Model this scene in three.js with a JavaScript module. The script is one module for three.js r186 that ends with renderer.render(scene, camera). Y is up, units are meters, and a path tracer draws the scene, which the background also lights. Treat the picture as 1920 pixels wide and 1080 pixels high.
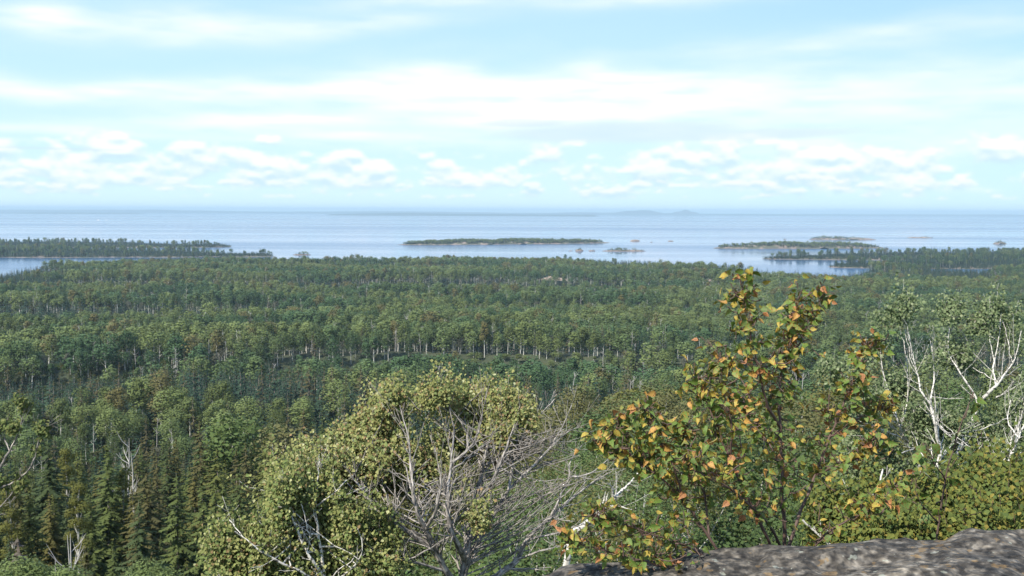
import * as THREE from 'three';

// ───────── camera, sky, sun, exposure ─────────
const scene = new THREE.Scene();
const camera = new THREE.PerspectiveCamera(32.0033, 1920 / 1080, 0.05, 120000);
camera.position.set(0, 145, 0);                      // eye on the summit rock, 145 m above the lake
camera.rotation.order = 'YXZ';
camera.rotation.set(-0.076328, 0, 0.0041667);
const renderer = new THREE.WebGLRenderer({ antialias: true });
renderer.setSize(1024, 576);
renderer.toneMapping = THREE.LinearToneMapping;
renderer.toneMappingExposure = 1.45;
renderer.shadowMap.enabled = true;

const sun = new THREE.DirectionalLight(new THREE.Color(1.0, 0.94, 0.82), 5);
sun.position.set(-610, 145 + 1000, 640);              // behind the viewer's left shoulder
sun.target.position.set(0, 145, -60);
sun.castShadow = true;
sun.shadow.mapSize.set(4096, 4096);
Object.assign(sun.shadow.camera, { left: -600, right: 600, top: 600, bottom: -600, near: 1, far: 4000 });
scene.add(sun, sun.target);
scene.fog = new THREE.FogExp2(new THREE.Color(0.60, 0.82, 1.0), 0.000044);

// ───────── seeded random numbers and noise ─────────
function rngOf(seed) {
  let a = seed >>> 0;
  return () => { a = (a + 0x6D2B79F5) >>> 0; let t = Math.imul(a ^ (a >>> 15), a | 1); t ^= t + Math.imul(t ^ (t >>> 7), t | 61); return ((t ^ (t >>> 14)) >>> 0) / 4294967296; };
}
const PERM = (() => { const r = rngOf(77), p = new Uint8Array(512), q = [...Array(256).keys()]; for (let i = 255; i > 0; i--) { const j = (r() * (i + 1)) | 0; [q[i], q[j]] = [q[j], q[i]]; } for (let i = 0; i < 512; i++) p[i] = q[i & 255]; return p; })();
const VAL = (() => { const r = rngOf(5), v = new Float32Array(256); for (let i = 0; i < 256; i++) v[i] = r() * 2 - 1; return v; })();
const sm = (t) => t * t * t * (t * (t * 6 - 15) + 10);
function noise3(x, y, z) {
  const X = Math.floor(x), Y = Math.floor(y), Z = Math.floor(z), u = sm(x - X), v = sm(y - Y), w = sm(z - Z);
  const a = X & 255, b = Y & 255, c = Z & 255, a1 = (a + 1) & 255, b1 = (b + 1) & 255, c1 = (c + 1) & 255;
  const h = (i, j, k) => VAL[PERM[PERM[PERM[i] + j] + k]];
  const l = (p, q, t) => p + (q - p) * t;
  return l(l(l(h(a, b, c), h(a1, b, c), u), l(h(a, b1, c), h(a1, b1, c), u), v), l(l(h(a, b, c1), h(a1, b, c1), u), l(h(a, b1, c1), h(a1, b1, c1), u), v), w);
}
const noise2 = (x, y) => noise3(x, y, 7.31);
function fbm(x, y, z, oct) { let s = 0, a = 0.5, f = 1; for (let i = 0; i < oct; i++) { s += a * noise3(x * f + i * 17.3, y * f + i * 9.1, z * f); a *= 0.5; f *= 2.03; } return s; }
const clamp = (x, a = 0, b = 1) => Math.min(b, Math.max(a, x));
const step = (a, b, x) => { const t = clamp((x - a) / (b - a)); return t * t * (3 - 2 * t); };
const mix = (a, b, t) => a + (b - a) * t;
function table(T, x) {                              // piecewise linear table of [x, y]
  if (x <= T[0][0]) return T[0][1];
  for (let i = 1; i < T.length; i++) if (x <= T[i][0]) return mix(T[i - 1][1], T[i][1], (x - T[i - 1][0]) / (T[i][0] - T[i - 1][0]));
  return T[T.length - 1][1];
}

// ───────── sky: thin high cloud in streaks and a low bank of cumulus all round the horizon ─────────
{
  const W = 4096, Hh = 2048, data = new Float32Array(W * Hh * 4), D2 = Math.PI / 180;
  // high streak clouds: bearing, elevation, half length, half height (degrees), tilt, strength
  const streaks = [[-24.6, 9.75, 2.0, 0.75, 0.0, 0.75], [-18, 9.7, 8, 0.9, 0.04, 0.6], [-9, 10.1, 7, 0.5, 0.08, 0.35], [-3, 11.6, 6, 0.5, 0.05, 0.7], [10, 11.9, 12, 0.6, 0.03, 0.5], [-21, 6.3, 10, 0.7, 0.03, 0.75], [-10, 6.9, 8, 0.35, 0.05, 0.5],
    [-4, 7.1, 8, 0.75, 0.02, 0.6], [5, 6.6, 13, 1.7, 0.0, 0.95], [3, 5.5, 12, 1.3, 0.0, 0.8], [-14, 4.8, 8, 0.7, 0.02, 0.7], [-24, 4.1, 6, 0.3, 0, 0.55], [19, 9.2, 9, 0.9, 0.05, 0.45], [23, 6.2, 9, 1.6, 0.0, 0.5], [20, 3.6, 10, 1.4, 0.0, 0.55], [-7, 3.9, 9, 0.6, 0.0, 0.6]];
  const rs = rngOf(401);
  for (let k = 0; k < 150; k++) { const b = 30 + rs() * 300; streaks.push([b > 180 ? b - 360 : b, 3 + rs() * 32, 5 + rs() * 10, 0.4 + rs() * 1.6, (rs() - 0.4) * 0.12, 0.4 + rs() * 0.5]); }
  for (let k = 0; k < 26; k++) streaks.push([rs() * 54 - 27, 13 + rs() * 22, 5 + rs() * 10, 0.5 + rs() * 1.6, (rs() - 0.4) * 0.12, 0.35 + rs() * 0.5]);
  for (let j = 0; j < Hh; j++) {
    const el = (j + 0.5) / Hh * 180 - 90, low = el > -3 && el < 36;
    const live = low ? streaks.filter((s) => Math.abs(el - s[1]) < s[3] * 3 + Math.abs(s[4]) * s[2] * 2) : [];
    const k = Math.max(el, 0);
    const g = Math.pow(clamp(k / 90), 0.5);
    // clear air: pale at the horizon, deeper blue towards the zenith
    const hz = Math.exp(-k / 5.0), base = [mix(mix(0.40, 0.12, g), 0.53, hz), mix(mix(0.68, 0.28, g), 0.71, hz), mix(0.84, 0.62, g)];
    for (let i = 0; i < W; i++) {
      const lon = ((i + 0.5) / W - 0.5) * 2 * Math.PI;          // atan2(z, x)
      let az = lon / D2 + 90; if (az > 180) az -= 360;            // degrees from the camera's heading, right positive
      const cx = Math.cos(lon) * 20, cz = Math.sin(lon) * 20, o = (j * W + i) * 4;
      let r = base[0], gg = base[1], b = base[2];
      if (el > -3) {
        const wide = noise3(cx * 0.11 + 4, el * 0.03, cz * 0.11) * 0.5 + 0.5;
        r = mix(r, r * 0.88, (1 - wide) * step(6, 14, k)); gg = mix(gg, gg * 0.90, (1 - wide) * step(6, 14, k));
        let c = 0;
        if (low) {
          const wob = fbm(cx * 0.5, el * 0.5, cz * 0.5, 3), fine = fbm(cx * 0.9 + 3, el * 2.4, cz * 0.9, el < 14 ? 5 : 3);
          for (const s of live) {
            let da = az - s[0]; if (da > 180) da -= 360; if (da < -180) da += 360;
            if (Math.abs(da) > s[2] * 2) continue;
            const e = (el - s[1] - da * s[4] + wob * s[3] * 0.8) / (s[3] * 0.95), q = (da / s[2]) * (da / s[2]) * 0.8 + e * e;
            if (q < 3.2) c = c + (1 - c) * clamp(s[5] * 0.85 * Math.exp(-q * 1.25) * (1.0 + fine * 0.9));
          }
        }
        c = clamp(c + step(0.10, 0.5, fbm(cx * 0.16 + 9, el * 0.11, cz * 0.16, low ? 4 : 3)) * 0.25 * (1 - c));
        c = clamp(0.07 + c * 0.97 + (0.13 + 0.04 * Math.sin(lon + 1.2)) * wide - 0.03) * (1 - 0.45 * step(30, 80, el));
        r = mix(r, 0.80, c); gg = mix(gg, 0.81, c); b = mix(b, 0.82, c);
        if (el < 9) {                                             // cumulus bank and a flat grey layer above it
          const cover = fbm(cx * 0.22 + 31, 0.5, cz * 0.22, 3);
          const puff = (e) => fbm(cx * 1.5 + 60, e * 1.25, cz * 1.5, 6) * 1.2 + cover * 0.55 + 0.68 - Math.pow(Math.abs(e - 2.3) / 1.25, 2) * 0.42;
          const n1 = puff(el), m1 = step(-0.05, 0.42, n1) * step(0.9, 1.5, el);
          const low2 = (e) => fbm(cx * 2.4 + 90, e * 2.6, cz * 2.4, 5) * 1.4 + cover * 0.3 + 0.22 - Math.pow(Math.abs(e - 1.3) / 0.6, 2) * 0.4, n2 = low2(el), m2 = step(0.0, 0.4, n2) * step(0.5, 0.9, el);
          const lit = clamp(0.36 + (n1 - puff(el + 0.34)) * 1.5 + n1 * 0.2);
          r = mix(r, mix(0.46, 0.82, lit), m1 * 0.74); gg = mix(gg, mix(0.60, 0.81, lit), m1 * 0.74); b = mix(b, mix(0.78, 0.84, lit), m1 * 0.74);
          const lit2 = clamp(0.4 + (n2 - low2(el + 0.2)) * 1.5);
          r = mix(r, mix(0.44, 0.78, lit2), m2 * 0.7); gg = mix(gg, mix(0.60, 0.77, lit2), m2 * 0.7); b = mix(b, mix(0.76, 0.82, lit2), m2 * 0.7);
          const lay = fbm(cx * 0.34 + 50, el * 0.9, cz * 0.34, 5);
          let m3 = 0;
          for (const [ca, ce, la, he] of [[6, 4.45, 8, 0.62], [12.5, 4.25, 7, 0.35], [0.5, 4.95, 3, 0.22], [-26, 3.12, 7, 0.06], [-60, 4.6, 9, 0.5], [75, 4.4, 11, 0.5], [130, 4.6, 9, 0.6], [-130, 4.3, 12, 0.5]]) {
            let da = az - ca; if (da > 180) da -= 360; if (da < -180) da += 360;
            const e = (el - ce - lay * he * 0.9 - (da > 3 ? (da - 3) * 0.02 : 0)) / he;
            m3 = Math.max(m3, step(1.15, 0.35, (da / la) * (da / la) + e * e - lay * 0.4));
          }
          r = mix(r, mix(0.47, 0.58, lay + 0.5), m3 * 0.6); gg = mix(gg, mix(0.58, 0.66, lay + 0.5), m3 * 0.6); b = mix(b, 0.76, m3 * 0.6);
        }
      }
      data[o] = r; data[o + 1] = gg; data[o + 2] = b; data[o + 3] = 1;
    }
  }
  const sky = new THREE.DataTexture(data, W, Hh, THREE.RGBAFormat, THREE.FloatType);
  sky.mapping = THREE.EquirectangularReflectionMapping; sky.magFilter = THREE.LinearFilter; sky.minFilter = THREE.LinearFilter; sky.needsUpdate = true;
  scene.background = sky; scene.environment = sky;
  scene.backgroundIntensity = 1; scene.environmentIntensity = 1;
}

// ───────── helpers ─────────
const taken = new Map();
function numbered(name) { const n = taken.get(name) || 0; taken.set(name, n + 1); return n ? `${name}_${String(n).padStart(3, '0')}` : name; }
function tag(o, label, category, group, kind) {
  o.name = numbered(o.name); if (label) o.userData.label = label; if (category) o.userData.category = category;
  if (group) o.userData.group = group; if (kind) o.userData.kind = kind; scene.add(o); return o;
}
function part(name, geo, mat, parent) { const m = new THREE.Mesh(geo, mat); m.name = name; m.castShadow = m.receiveShadow = true; if (parent) parent.add(m); return m; }
const V = (x, y, z) => new THREE.Vector3(x, y, z);
class Shape {                                       // collects triangles of one mesh
  constructor() { this.p = []; this.n = []; this.u = []; this.c = []; this.i = []; }
  tri(a, b, c, col, ua = [0, 0], ub = [1, 0], uc = [0, 1]) {
    const ux = b[0] - a[0], uy = b[1] - a[1], uz = b[2] - a[2], vx = c[0] - a[0], vy = c[1] - a[1], vz = c[2] - a[2];
    let nx = uy * vz - uz * vy, ny = uz * vx - ux * vz, nz = ux * vy - uy * vx; const l = Math.hypot(nx, ny, nz) || 1; nx /= l; ny /= l; nz /= l;
    let flip = false;
    if (this.soft) { const [sx, sy, sz] = this.soft, sl = Math.hypot(sx, sy, sz) || 1; flip = nx * sx + ny * sy + nz * sz < 0; nx = sx / sl; ny = sy / sl; nz = sz / sl; }
    const k = this.p.length / 3;
    if (flip) this.p.push(...a, ...c, ...b); else this.p.push(...a, ...b, ...c); this.n.push(nx, ny, nz, nx, ny, nz, nx, ny, nz); this.u.push(...ua, ...ub, ...uc); this.i.push(k, k + 1, k + 2);
    if (col) this.c.push(...col, ...col, ...col);
  }
  quad(a, b, c, d, col) { this.tri(a, b, c, col, [0, 0], [1, 0], [1, 1]); this.tri(a, c, d, col, [0, 0], [1, 1], [0, 1]); }
  tube(pts, radii, seg, col, v0 = 0) {              // pts: array of [x,y,z]; smooth round limb
    const P = pts.map((q) => V(...q)), n = P.length, base = this.p.length / 3; let side = null, len = v0;
    for (let k = 0; k < n; k++) {
      const t = P[Math.min(n - 1, k + 1)].clone().sub(P[Math.max(0, k - 1)]).normalize();
      if (!side) side = Math.abs(t.y) < 0.9 ? V(0, 1, 0).cross(t).normalize() : V(1, 0, 0).cross(t).normalize();
      side.sub(t.clone().multiplyScalar(side.dot(t))).normalize();
      const up = t.clone().cross(side);
      if (k) len += P[k].distanceTo(P[k - 1]);
      for (let s = 0; s <= seg; s++) {
        const a = s / seg * Math.PI * 2, nx = side.x * Math.cos(a) + up.x * Math.sin(a), ny = side.y * Math.cos(a) + up.y * Math.sin(a), nz = side.z * Math.cos(a) + up.z * Math.sin(a), r = radii[k];
        this.p.push(P[k].x + nx * r, P[k].y + ny * r, P[k].z + nz * r); this.n.push(nx, ny, nz); this.u.push(s / seg, len);
        if (col) this.c.push(...col);
      }
    }
    const m = seg + 1;
    for (let k = 0; k < n - 1; k++) for (let s = 0; s < seg; s++) { const a = base + k * m + s; this.i.push(a, a + 1, a + m, a + 1, a + m + 1, a + m); }
  }
  get empty() { return !this.i.length; }
  build() {
    const g = new THREE.BufferGeometry();
    g.setAttribute('position', new THREE.Float32BufferAttribute(this.p, 3)); g.setAttribute('normal', new THREE.Float32BufferAttribute(this.n, 3)); g.setAttribute('uv', new THREE.Float32BufferAttribute(this.u, 2));
    if (this.c.length) g.setAttribute('color', new THREE.Float32BufferAttribute(this.c, 3));
    g.setIndex(this.i); return g;
  }
}
function smoothLine(pts, per, rng, wob) {            // Catmull-Rom through the points with a little wobble
  const c = new THREE.CatmullRomCurve3(pts.map((q) => V(...q)), false, 'centripetal'), n = (pts.length - 1) * per, out = [];
  for (let k = 0; k <= n; k++) { const q = c.getPoint(k / n); const w = k && k < n ? wob : 0; out.push([q.x + (rng() - 0.5) * w, q.y + (rng() - 0.5) * w, q.z + (rng() - 0.5) * w]); }
  return out;
}
function texture(w, h, fn, srgb) {
  const d = new Uint8Array(w * h * 4);
  for (let j = 0; j < h; j++) for (let i = 0; i < w; i++) { const c = fn(i / w, j / h), o = (j * w + i) * 4; d[o] = clamp(c[0]) * 255; d[o + 1] = clamp(c[1]) * 255; d[o + 2] = clamp(c[2]) * 255; d[o + 3] = 255; }
  const t = new THREE.DataTexture(d, w, h); t.wrapS = t.wrapT = THREE.RepeatWrapping; t.magFilter = THREE.LinearFilter; t.minFilter = THREE.LinearMipmapLinearFilter; t.generateMipmaps = true; if (srgb) t.colorSpace = THREE.SRGBColorSpace; t.needsUpdate = true; return t;
}
// noise that repeats over the unit square
const ringNoise = (u, v, ru, rv, seed, oct) => {
  let s = 0, a = 0.5, pu = Math.max(1, Math.round(ru * 5)), pv = Math.max(1, Math.round(rv * 5));
  const h = (i, j, k) => VAL[PERM[PERM[(i & 255)] + (j & 255)] ^ (k & 255)], l = (p, q, t) => p + (q - p) * t;
  for (let o = 0; o < oct; o++) {
    const x = u * pu, y = v * pv, X = Math.floor(x), Y = Math.floor(y), fx = sm(x - X), fy = sm(y - Y), x0 = X % pu, x1 = (X + 1) % pu, y0 = Y % pv, y1 = (Y + 1) % pv, k = seed * 7 + o * 31;
    s += a * l(l(h(x0, y0, k), h(x1, y0, k), fx), l(h(x0, y1, k), h(x1, y1, k), fx), fy); a *= 0.5; pu *= 2; pv *= 2;
  }
  return s;
};
const needle = (rgb) => new THREE.MeshPhysicalMaterial({ color: new THREE.Color().setRGB(...rgb), roughness: 1, specularIntensity: 0.12, side: THREE.DoubleSide });
const std = (rgb, rough = 0.9, more = {}) => new THREE.MeshStandardMaterial({ color: new THREE.Color().setRGB(...rgb), roughness: rough, side: THREE.DoubleSide, ...more });
const leafMat = (rgb, more = {}) => new THREE.MeshPhysicalMaterial({ color: new THREE.Color().setRGB(...rgb), roughness: 0.9, specularIntensity: 0.15, transmission: 0.3, thickness: 0, side: THREE.DoubleSide, ...more });

// ───────── the lie of the land ─────────
// ground height below the summit by distance, metres above the lake
const PROFILE = [[0, 143.7], [3, 143.3], [5, 142.0], [8, 140.5], [10, 139.7], [13, 138.3], [20, 134.6], [35, 127], [60, 115], [100, 102], [150, 92.5], [200, 84], [260, 66], [330, 58], [400, 55], [450, 52], [490, 42], [560, 37], [640, 30], [690, 34], [720, 36], [780, 29], [880, 24], [1000, 22], [1300, 15], [1600, 12], [2000, 10], [2400, 8], [2700, 6], [4000, 5]];
// how far the shore of the main land lies, by tangent of the bearing
const SHORE = [[-0.9, 2100], [-0.51, 2290], [-0.41, 2720], [-0.35, 2930], [-0.287, 2980], [-0.234, 2830], [-0.18, 2790], [-0.106, 2760], [-0.058, 2850], [0.02, 2900], [0.064, 2800], [0.1, 2650], [0.18, 2520], [0.228, 2430], [0.25, 2300], [0.324, 2270], [0.345, 2330], [0.37, 2720], [0.405, 2720], [0.42, 2530], [0.468, 2530], [0.485, 2900], [0.56, 3000], [0.9, 3000]];
// long low points of land: ends, radius at each end, height
const FINGERS = [[-800, -3170, -2500, -3260, 45, 330, 10], [-1150, -3950, -3200, -3850, 45, 260, 13], [815, -3139, 1900, -3240, 32, 200, 13], [885, -2670, 1800, -2880, 40, 230, 12], [1350, -2980, 2600, -3080, 170, 330, 24]];
function inland(x, z) {                             // metres inside the shoreline, negative over water; and the crest height there
  const d = Math.hypot(x, z), t = z < -1 ? x / -z : (x > 0 ? 0.9 : -0.9);
  const wig = fbm(x / 170, z / 170, 2.2, 4) * 90;
  let s = (z > 0 ? 2500 : table(SHORE, clamp(t, -0.9, 0.9))) - d + wig * clamp(d / 1500), h = null;
  for (const [ax, az, bx, bz, ra, rb, hh] of FINGERS) {
    const ux = bx - ax, uz = bz - az, k = clamp(((x - ax) * ux + (z - az) * uz) / (ux * ux + uz * uz)), q = mix(ra, rb, Math.pow(k, 0.7)) - Math.hypot(x - ax - ux * k, z - az - uz * k) + wig * 0.55 * (0.3 + k);
    if (q > s) { s = q; h = hh * Math.pow(clamp(q / mix(ra, rb, k) * 1.3), 0.6) * (0.35 + 0.65 * step(0, 0.35, k)); }
  }
  return [s, h];
}
// ridges run across the view, each with a short steep face towards the summit and a long back: 0 at the foot of a face, 1 at the next
function ridge(x, z) { const d = Math.hypot(x, z), p = (d + fbm(x / 520 + 3, z / 300, 1.7, 3) * 190 + x * 0.06) / (170 + 0.05 * d); return p - Math.floor(p); }
function ground(x, z) {
  const d = Math.hypot(x, z), t = z < -1 ? x / -z : 0;
  const [s, fh] = inland(x, z);
  let h;
  if (fh !== null) h = fh + fbm(x / 90, z / 60, 4, 3) * 5;
  else {
    h = z > 0 ? 143.7 - 0.12 * d + fbm(x / 60, z / 60, 9, 3) * clamp(d / 10) * 6 : table(PROFILE, d);
    if (z <= 0) {
      h -= step(-0.06, -0.3, t) * 13 * step(12, 45, d) * step(150, 85, d);                        // the slope is steeper on the left
      h += step(-0.12, 0.12, t) * 11 * step(40, 110, d) * step(300, 190, d);                       // a shoulder below the summit, right of centre
      const f = ridge(x, z), saw = f < 0.13 ? f / 0.13 : 1 - (f - 0.13) / 0.87;
      h += (saw - 0.5) * (7 + 6 * noise2(x / 330, z / 330 + 9)) * step(300, 420, d) * mix(1, 0.75, step(1500, 2300, d));
      h += fbm(x / 620 + 3, z / 160, 1.7, 4) * (d < 250 ? step(60, 250, d) * 6 : 10);
      h += fbm(x / 14, z / 14, 3.3, 3) * 1.2 * step(8, 40, d);
      h += step(0.45, 0.6, Math.abs(t)) * 4 * step(300, 900, d);
    }
  }
  if (s < 60) h = s > 0 ? Math.min(h, 0.4 + s * 0.16 + Math.sqrt(s) * 0.25) : Math.max(-6, s * 0.12);
  else h = Math.max(h, 3);
  return h;
}
const matGround = new THREE.MeshStandardMaterial({ vertexColors: true, roughness: 1 });
{
  const AZ = []; for (let a = -180; a < 180;) { AZ.push(a); a += Math.abs(a) < 33.9 ? 0.15 : Math.abs(a) < 60 ? 1 : 4; }
  const R = [0]; for (let r = 1.5; r < 5200; r *= r < 500 ? 1.04 : r < 2000 ? 1.015 : 1.006) R.push(r);
  const p = [], c = [], idx = [], m = AZ.length, pad = (a) => a * Math.PI / 180;
  R.forEach((r, k) => AZ.forEach((a) => {
    const x = Math.sin(pad(a)) * r, z = -Math.cos(pad(a)) * r, h = ground(x, z);
    p.push(x, h, z);
    const n = fbm(x / 9, z / 9, 6, 3), rock = h < 1.3 || (h < 7 && n > 0.12 && inland(x, z)[0] < 30);
    const col = rock ? [0.155 + n * 0.1, 0.125 + n * 0.075, 0.10 + n * 0.06] : [0.045 + n * 0.03, 0.055 + n * 0.025, 0.026 + n * 0.012];
    c.push(...col);
  }));
  for (let k = 0; k < R.length - 1; k++) for (let q = 0; q < m; q++) { const a = k * m + q, b = k * m + (q + 1) % m; idx.push(a, b, a + m, b, b + m, a + m); }
  const g = new THREE.BufferGeometry(); g.setAttribute('position', new THREE.Float32BufferAttribute(p, 3)); g.setAttribute('color', new THREE.Float32BufferAttribute(c, 3)); g.setIndex(idx); g.computeVertexNormals();
  const t = part('terrain', g, matGround); tag(t, 'wooded ground falling from the summit to the lake shore', 'terrain', null, 'structure');
}

// the lake
{
  const rough = texture(1024, 1024, (u, v) => { const n = ringNoise(u, v, 0.4, 1.6, 11, 5), f = ringNoise(u, v, 0.8, 5, 40, 4); const k = clamp(0.60 + n * 0.62 + f * 0.32); return [k, k, k]; });
  rough.repeat.set(1, 1);
  const mat = new THREE.MeshPhysicalMaterial({ color: new THREE.Color().setRGB(0.035, 0.10, 0.21), roughness: 0.27, roughnessMap: rough, ior: 1.33, metalness: 0 });
  const g = new THREE.BufferGeometry(), x0 = -42000, x1 = 42000, z0 = -47000, z1 = 6000, nx = 28, nz = 18, p = [], u = [], n = [], idx = [];
  for (let j = 0; j <= nz; j++) for (let i = 0; i <= nx; i++) { const x = mix(x0, x1, i / nx), z = mix(z0, z1, j / nz); p.push(x, 0, z); n.push(0, 1, 0); u.push(x / 9000, z / 6500); }
  for (let j = 0; j < nz; j++) for (let i = 0; i < nx; i++) { const a = j * (nx + 1) + i; idx.push(a, a + nx + 1, a + 1, a + 1, a + nx + 1, a + nx + 2); }
  g.setAttribute('position', new THREE.Float32BufferAttribute(p, 3)); g.setAttribute('normal', new THREE.Float32BufferAttribute(n, 3)); g.setAttribute('uv', new THREE.Float32BufferAttribute(u, 2)); g.setIndex(idx);
  tag(part('lake', g, mat), 'wide pale blue lake reaching to the far shore', 'lake', null, 'structure');
}

// far shore: low ranges with real depth
const matFar = std([0.045, 0.065, 0.045], 1);
function range(label, x0, x1, z, depth, heightAt) {
  const n = 260, p = [], idx = [];
  for (let i = 0; i <= n; i++) {
    const x = mix(x0, x1, i / n), e = step(0, 0.02, i / n) * step(1, 0.98, i / n), h = Math.max(2, heightAt(x)) * e;
    [[0, -8], [0.06, 0.15], [0.22, 0.62], [0.42, 0.93], [0.55, 1], [0.7, 0.9], [1, -0.1]].forEach(([f, k], q) => p.push(x, q ? h * k : -8, z - depth * f + (q && q < 6 ? noise2(x / 900, q * 3.7) * depth * 0.06 : 0)));
  }
  for (let i = 0; i < n; i++) for (let q = 0; q < 6; q++) { const a = i * 7 + q; idx.push(a, a + 7, a + 1, a + 1, a + 7, a + 8); }
  const g = new THREE.BufferGeometry(); g.setAttribute('position', new THREE.Float32BufferAttribute(p, 3)); g.setIndex(idx); g.computeVertexNormals();
  tag(part('hills', g, matFar), label, 'hills', null, 'structure');
}
const hump = (x, c, w, h, flat = 2) => h * Math.exp(-Math.pow(Math.abs((x - c) / w), flat));
range('pale blue hills along the whole far shore of the lake', -33000, 33000, -43500, 3200, (x) => 104 + fbm(x / 5200, 1.2, 3, 5) * 70 + hump(x, -18000, 12000, 22) + hump(x, -4500, 4200, 28, 4) + hump(x, 3000, 700, 22) + hump(x, 1900, 1200, 18) - hump(x, 9000, 7000, 30) - hump(x, 24000, 9000, 20));
range('blue flat-topped headland with two humps on the far shore', 3300, 12500, -41200, 2200, (x) => 40 + hump(x, 4550, 420, 50, 4) + hump(x, 5450, 900, 130, 3) + hump(x, 5600, 500, 46, 2) + hump(x, 7060, 330, 122, 4) + hump(x, 7480, 310, 128, 4) + fbm(x / 600, 5, 3, 3) * 8);
range('darker low wooded coast in front of the far hills', -5600, 2600, -29500, 1800, (x) => 44 + hump(x, -3200, 1500, 26) + hump(x, -300, 2500, 12) + fbm(x / 800, 8, 3, 4) * 12);
range('low blue coast at the left end of the far shore', -31000, -12500, -33000, 2200, (x) => 40 + fbm(x / 2200, 15, 3, 4) * 30);

// ───────── tree shapes ─────────
const barkPale = texture(64, 256, (u, v) => { const l = ringNoise(u, v, 0.5, 9, 5, 4), k = ringNoise(u, v, 2.2, 1.2, 21, 3); const dark = l > 0.19 ? 0.42 : 1; const b = (0.80 + k * 0.22) * dark; return [b, b * 0.975, b * 0.93]; }, true);
const barkGrey = texture(64, 256, (u, v) => { const k = ringNoise(u, v, 2.6, 3.2, 31, 5), l = ringNoise(u, v, 0.9, 5, 3, 4); const b = 0.56 + k * 0.42 + l * 0.25; return [b, b * 0.965, b * 0.93]; }, true);
const M = {
  paleTrunk: std([0.47, 0.46, 0.42], 0.85), greyTrunk: std([0.22, 0.19, 0.165], 0.95), deadWood: std([0.42, 0.40, 0.375], 0.9),
  birchBark: std([0.95, 0.95, 0.95], 0.75, { map: barkPale }), oldBark: std([0.80, 0.78, 0.76], 0.9, { map: barkGrey }), silverBark: std([1, 1, 1], 0.85, { map: barkGrey }),
  twig: std([0.10, 0.062, 0.048], 0.7), rough: 0,
};
const spruceTints = [[0.044, 0.066, 0.028], [0.054, 0.078, 0.030], [0.036, 0.056, 0.028], [0.066, 0.084, 0.030], [0.068, 0.072, 0.030], [0.040, 0.062, 0.034]].map((c) => needle([c[0] * 1.42, c[1] * 1.25, c[2] * 1.1]));
const rustySpruce = needle([0.080, 0.076, 0.034]), deadSpruce = needle([0.115, 0.098, 0.080]);
const leafTints = [[0.105, 0.150, 0.050], [0.125, 0.158, 0.058], [0.088, 0.135, 0.050], [0.140, 0.150, 0.058], [0.115, 0.168, 0.060], [0.155, 0.150, 0.054]].map((c) => leafMat(c));
const goldTint = leafMat([0.142, 0.146, 0.040]), oliveTint = leafMat([0.150, 0.148, 0.062]), limeTint = leafMat([0.150, 0.195, 0.068]);

function spruceShape(rng, H, R, levels, per, twigs) {  // [crown, trunk]
  const s = new Shape(), t = new Shape();
  t.tube([[0, -1.2, 0], [0, H * 0.45, 0], [0.02, H * 0.985, 0]], [0.17, 0.11, 0.015], 5);
  for (let l = 0; l < levels; l++) {
    const f = Math.pow((l + 0.5) / levels, 0.85), y0 = H * (0.07 + 0.91 * f), bulge = 0.75 + 0.35 * rng();
    const L0 = R * Math.pow(1 - f, 0.72) * bulge + 0.12;
    for (let b = 0; b < per; b++) {
      if (rng() < 0.14) continue;
      const y = y0 + (rng() - 0.5) * H / levels * 1.7;
      const a = (b + rng() * 0.9) / per * 6.283, L = L0 * (0.5 + 0.75 * rng()), ca = Math.cos(a), sa = Math.sin(a), droop = 0.18 + 0.30 * (1 - f) + rng() * 0.16, w = levels > 20 ? 0.09 + L * 0.13 : 0.13 + L * 0.17;
      const at = (k) => { const q = k * L; return [ca * q, y - droop * q + 0.16 * q * q / R, sa * q]; };
      for (let k = 0; k < twigs; k++) {
        const f0 = (k + 0.2) / twigs, f1 = Math.min(1, f0 + 1.5 / twigs), p0 = at(f0), p1 = at(f1), ww = w * (1.15 - 0.6 * f0) * (0.7 + 0.6 * rng()), dy = -ww * (0.25 + 0.7 * rng());
        const mid = at((f0 + f1) / 2 + 0.08);
        s.soft = [ca * 0.8 + (rng() - 0.5) * 0.7, 0.75, sa * 0.8 + (rng() - 0.5) * 0.7];
        s.tri(p0, p1, [mid[0] - sa * ww, mid[1] + dy, mid[2] + ca * ww]);
        s.tri(p0, [mid[0] + sa * ww, mid[1] + dy * (0.6 + 0.6 * rng()), mid[2] - ca * ww], p1);
      }
    }
  }
  for (let k = 0; k < 3; k++) { const a = k * 2.1; s.tri([0, H * 1.0, 0], [0.10 * Math.cos(a), H * 0.93, 0.10 * Math.sin(a)], [0.10 * Math.cos(a + 2.1), H * 0.93, 0.10 * Math.sin(a + 2.1)]); }
  return [s.build(), t.build()];
}
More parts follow.
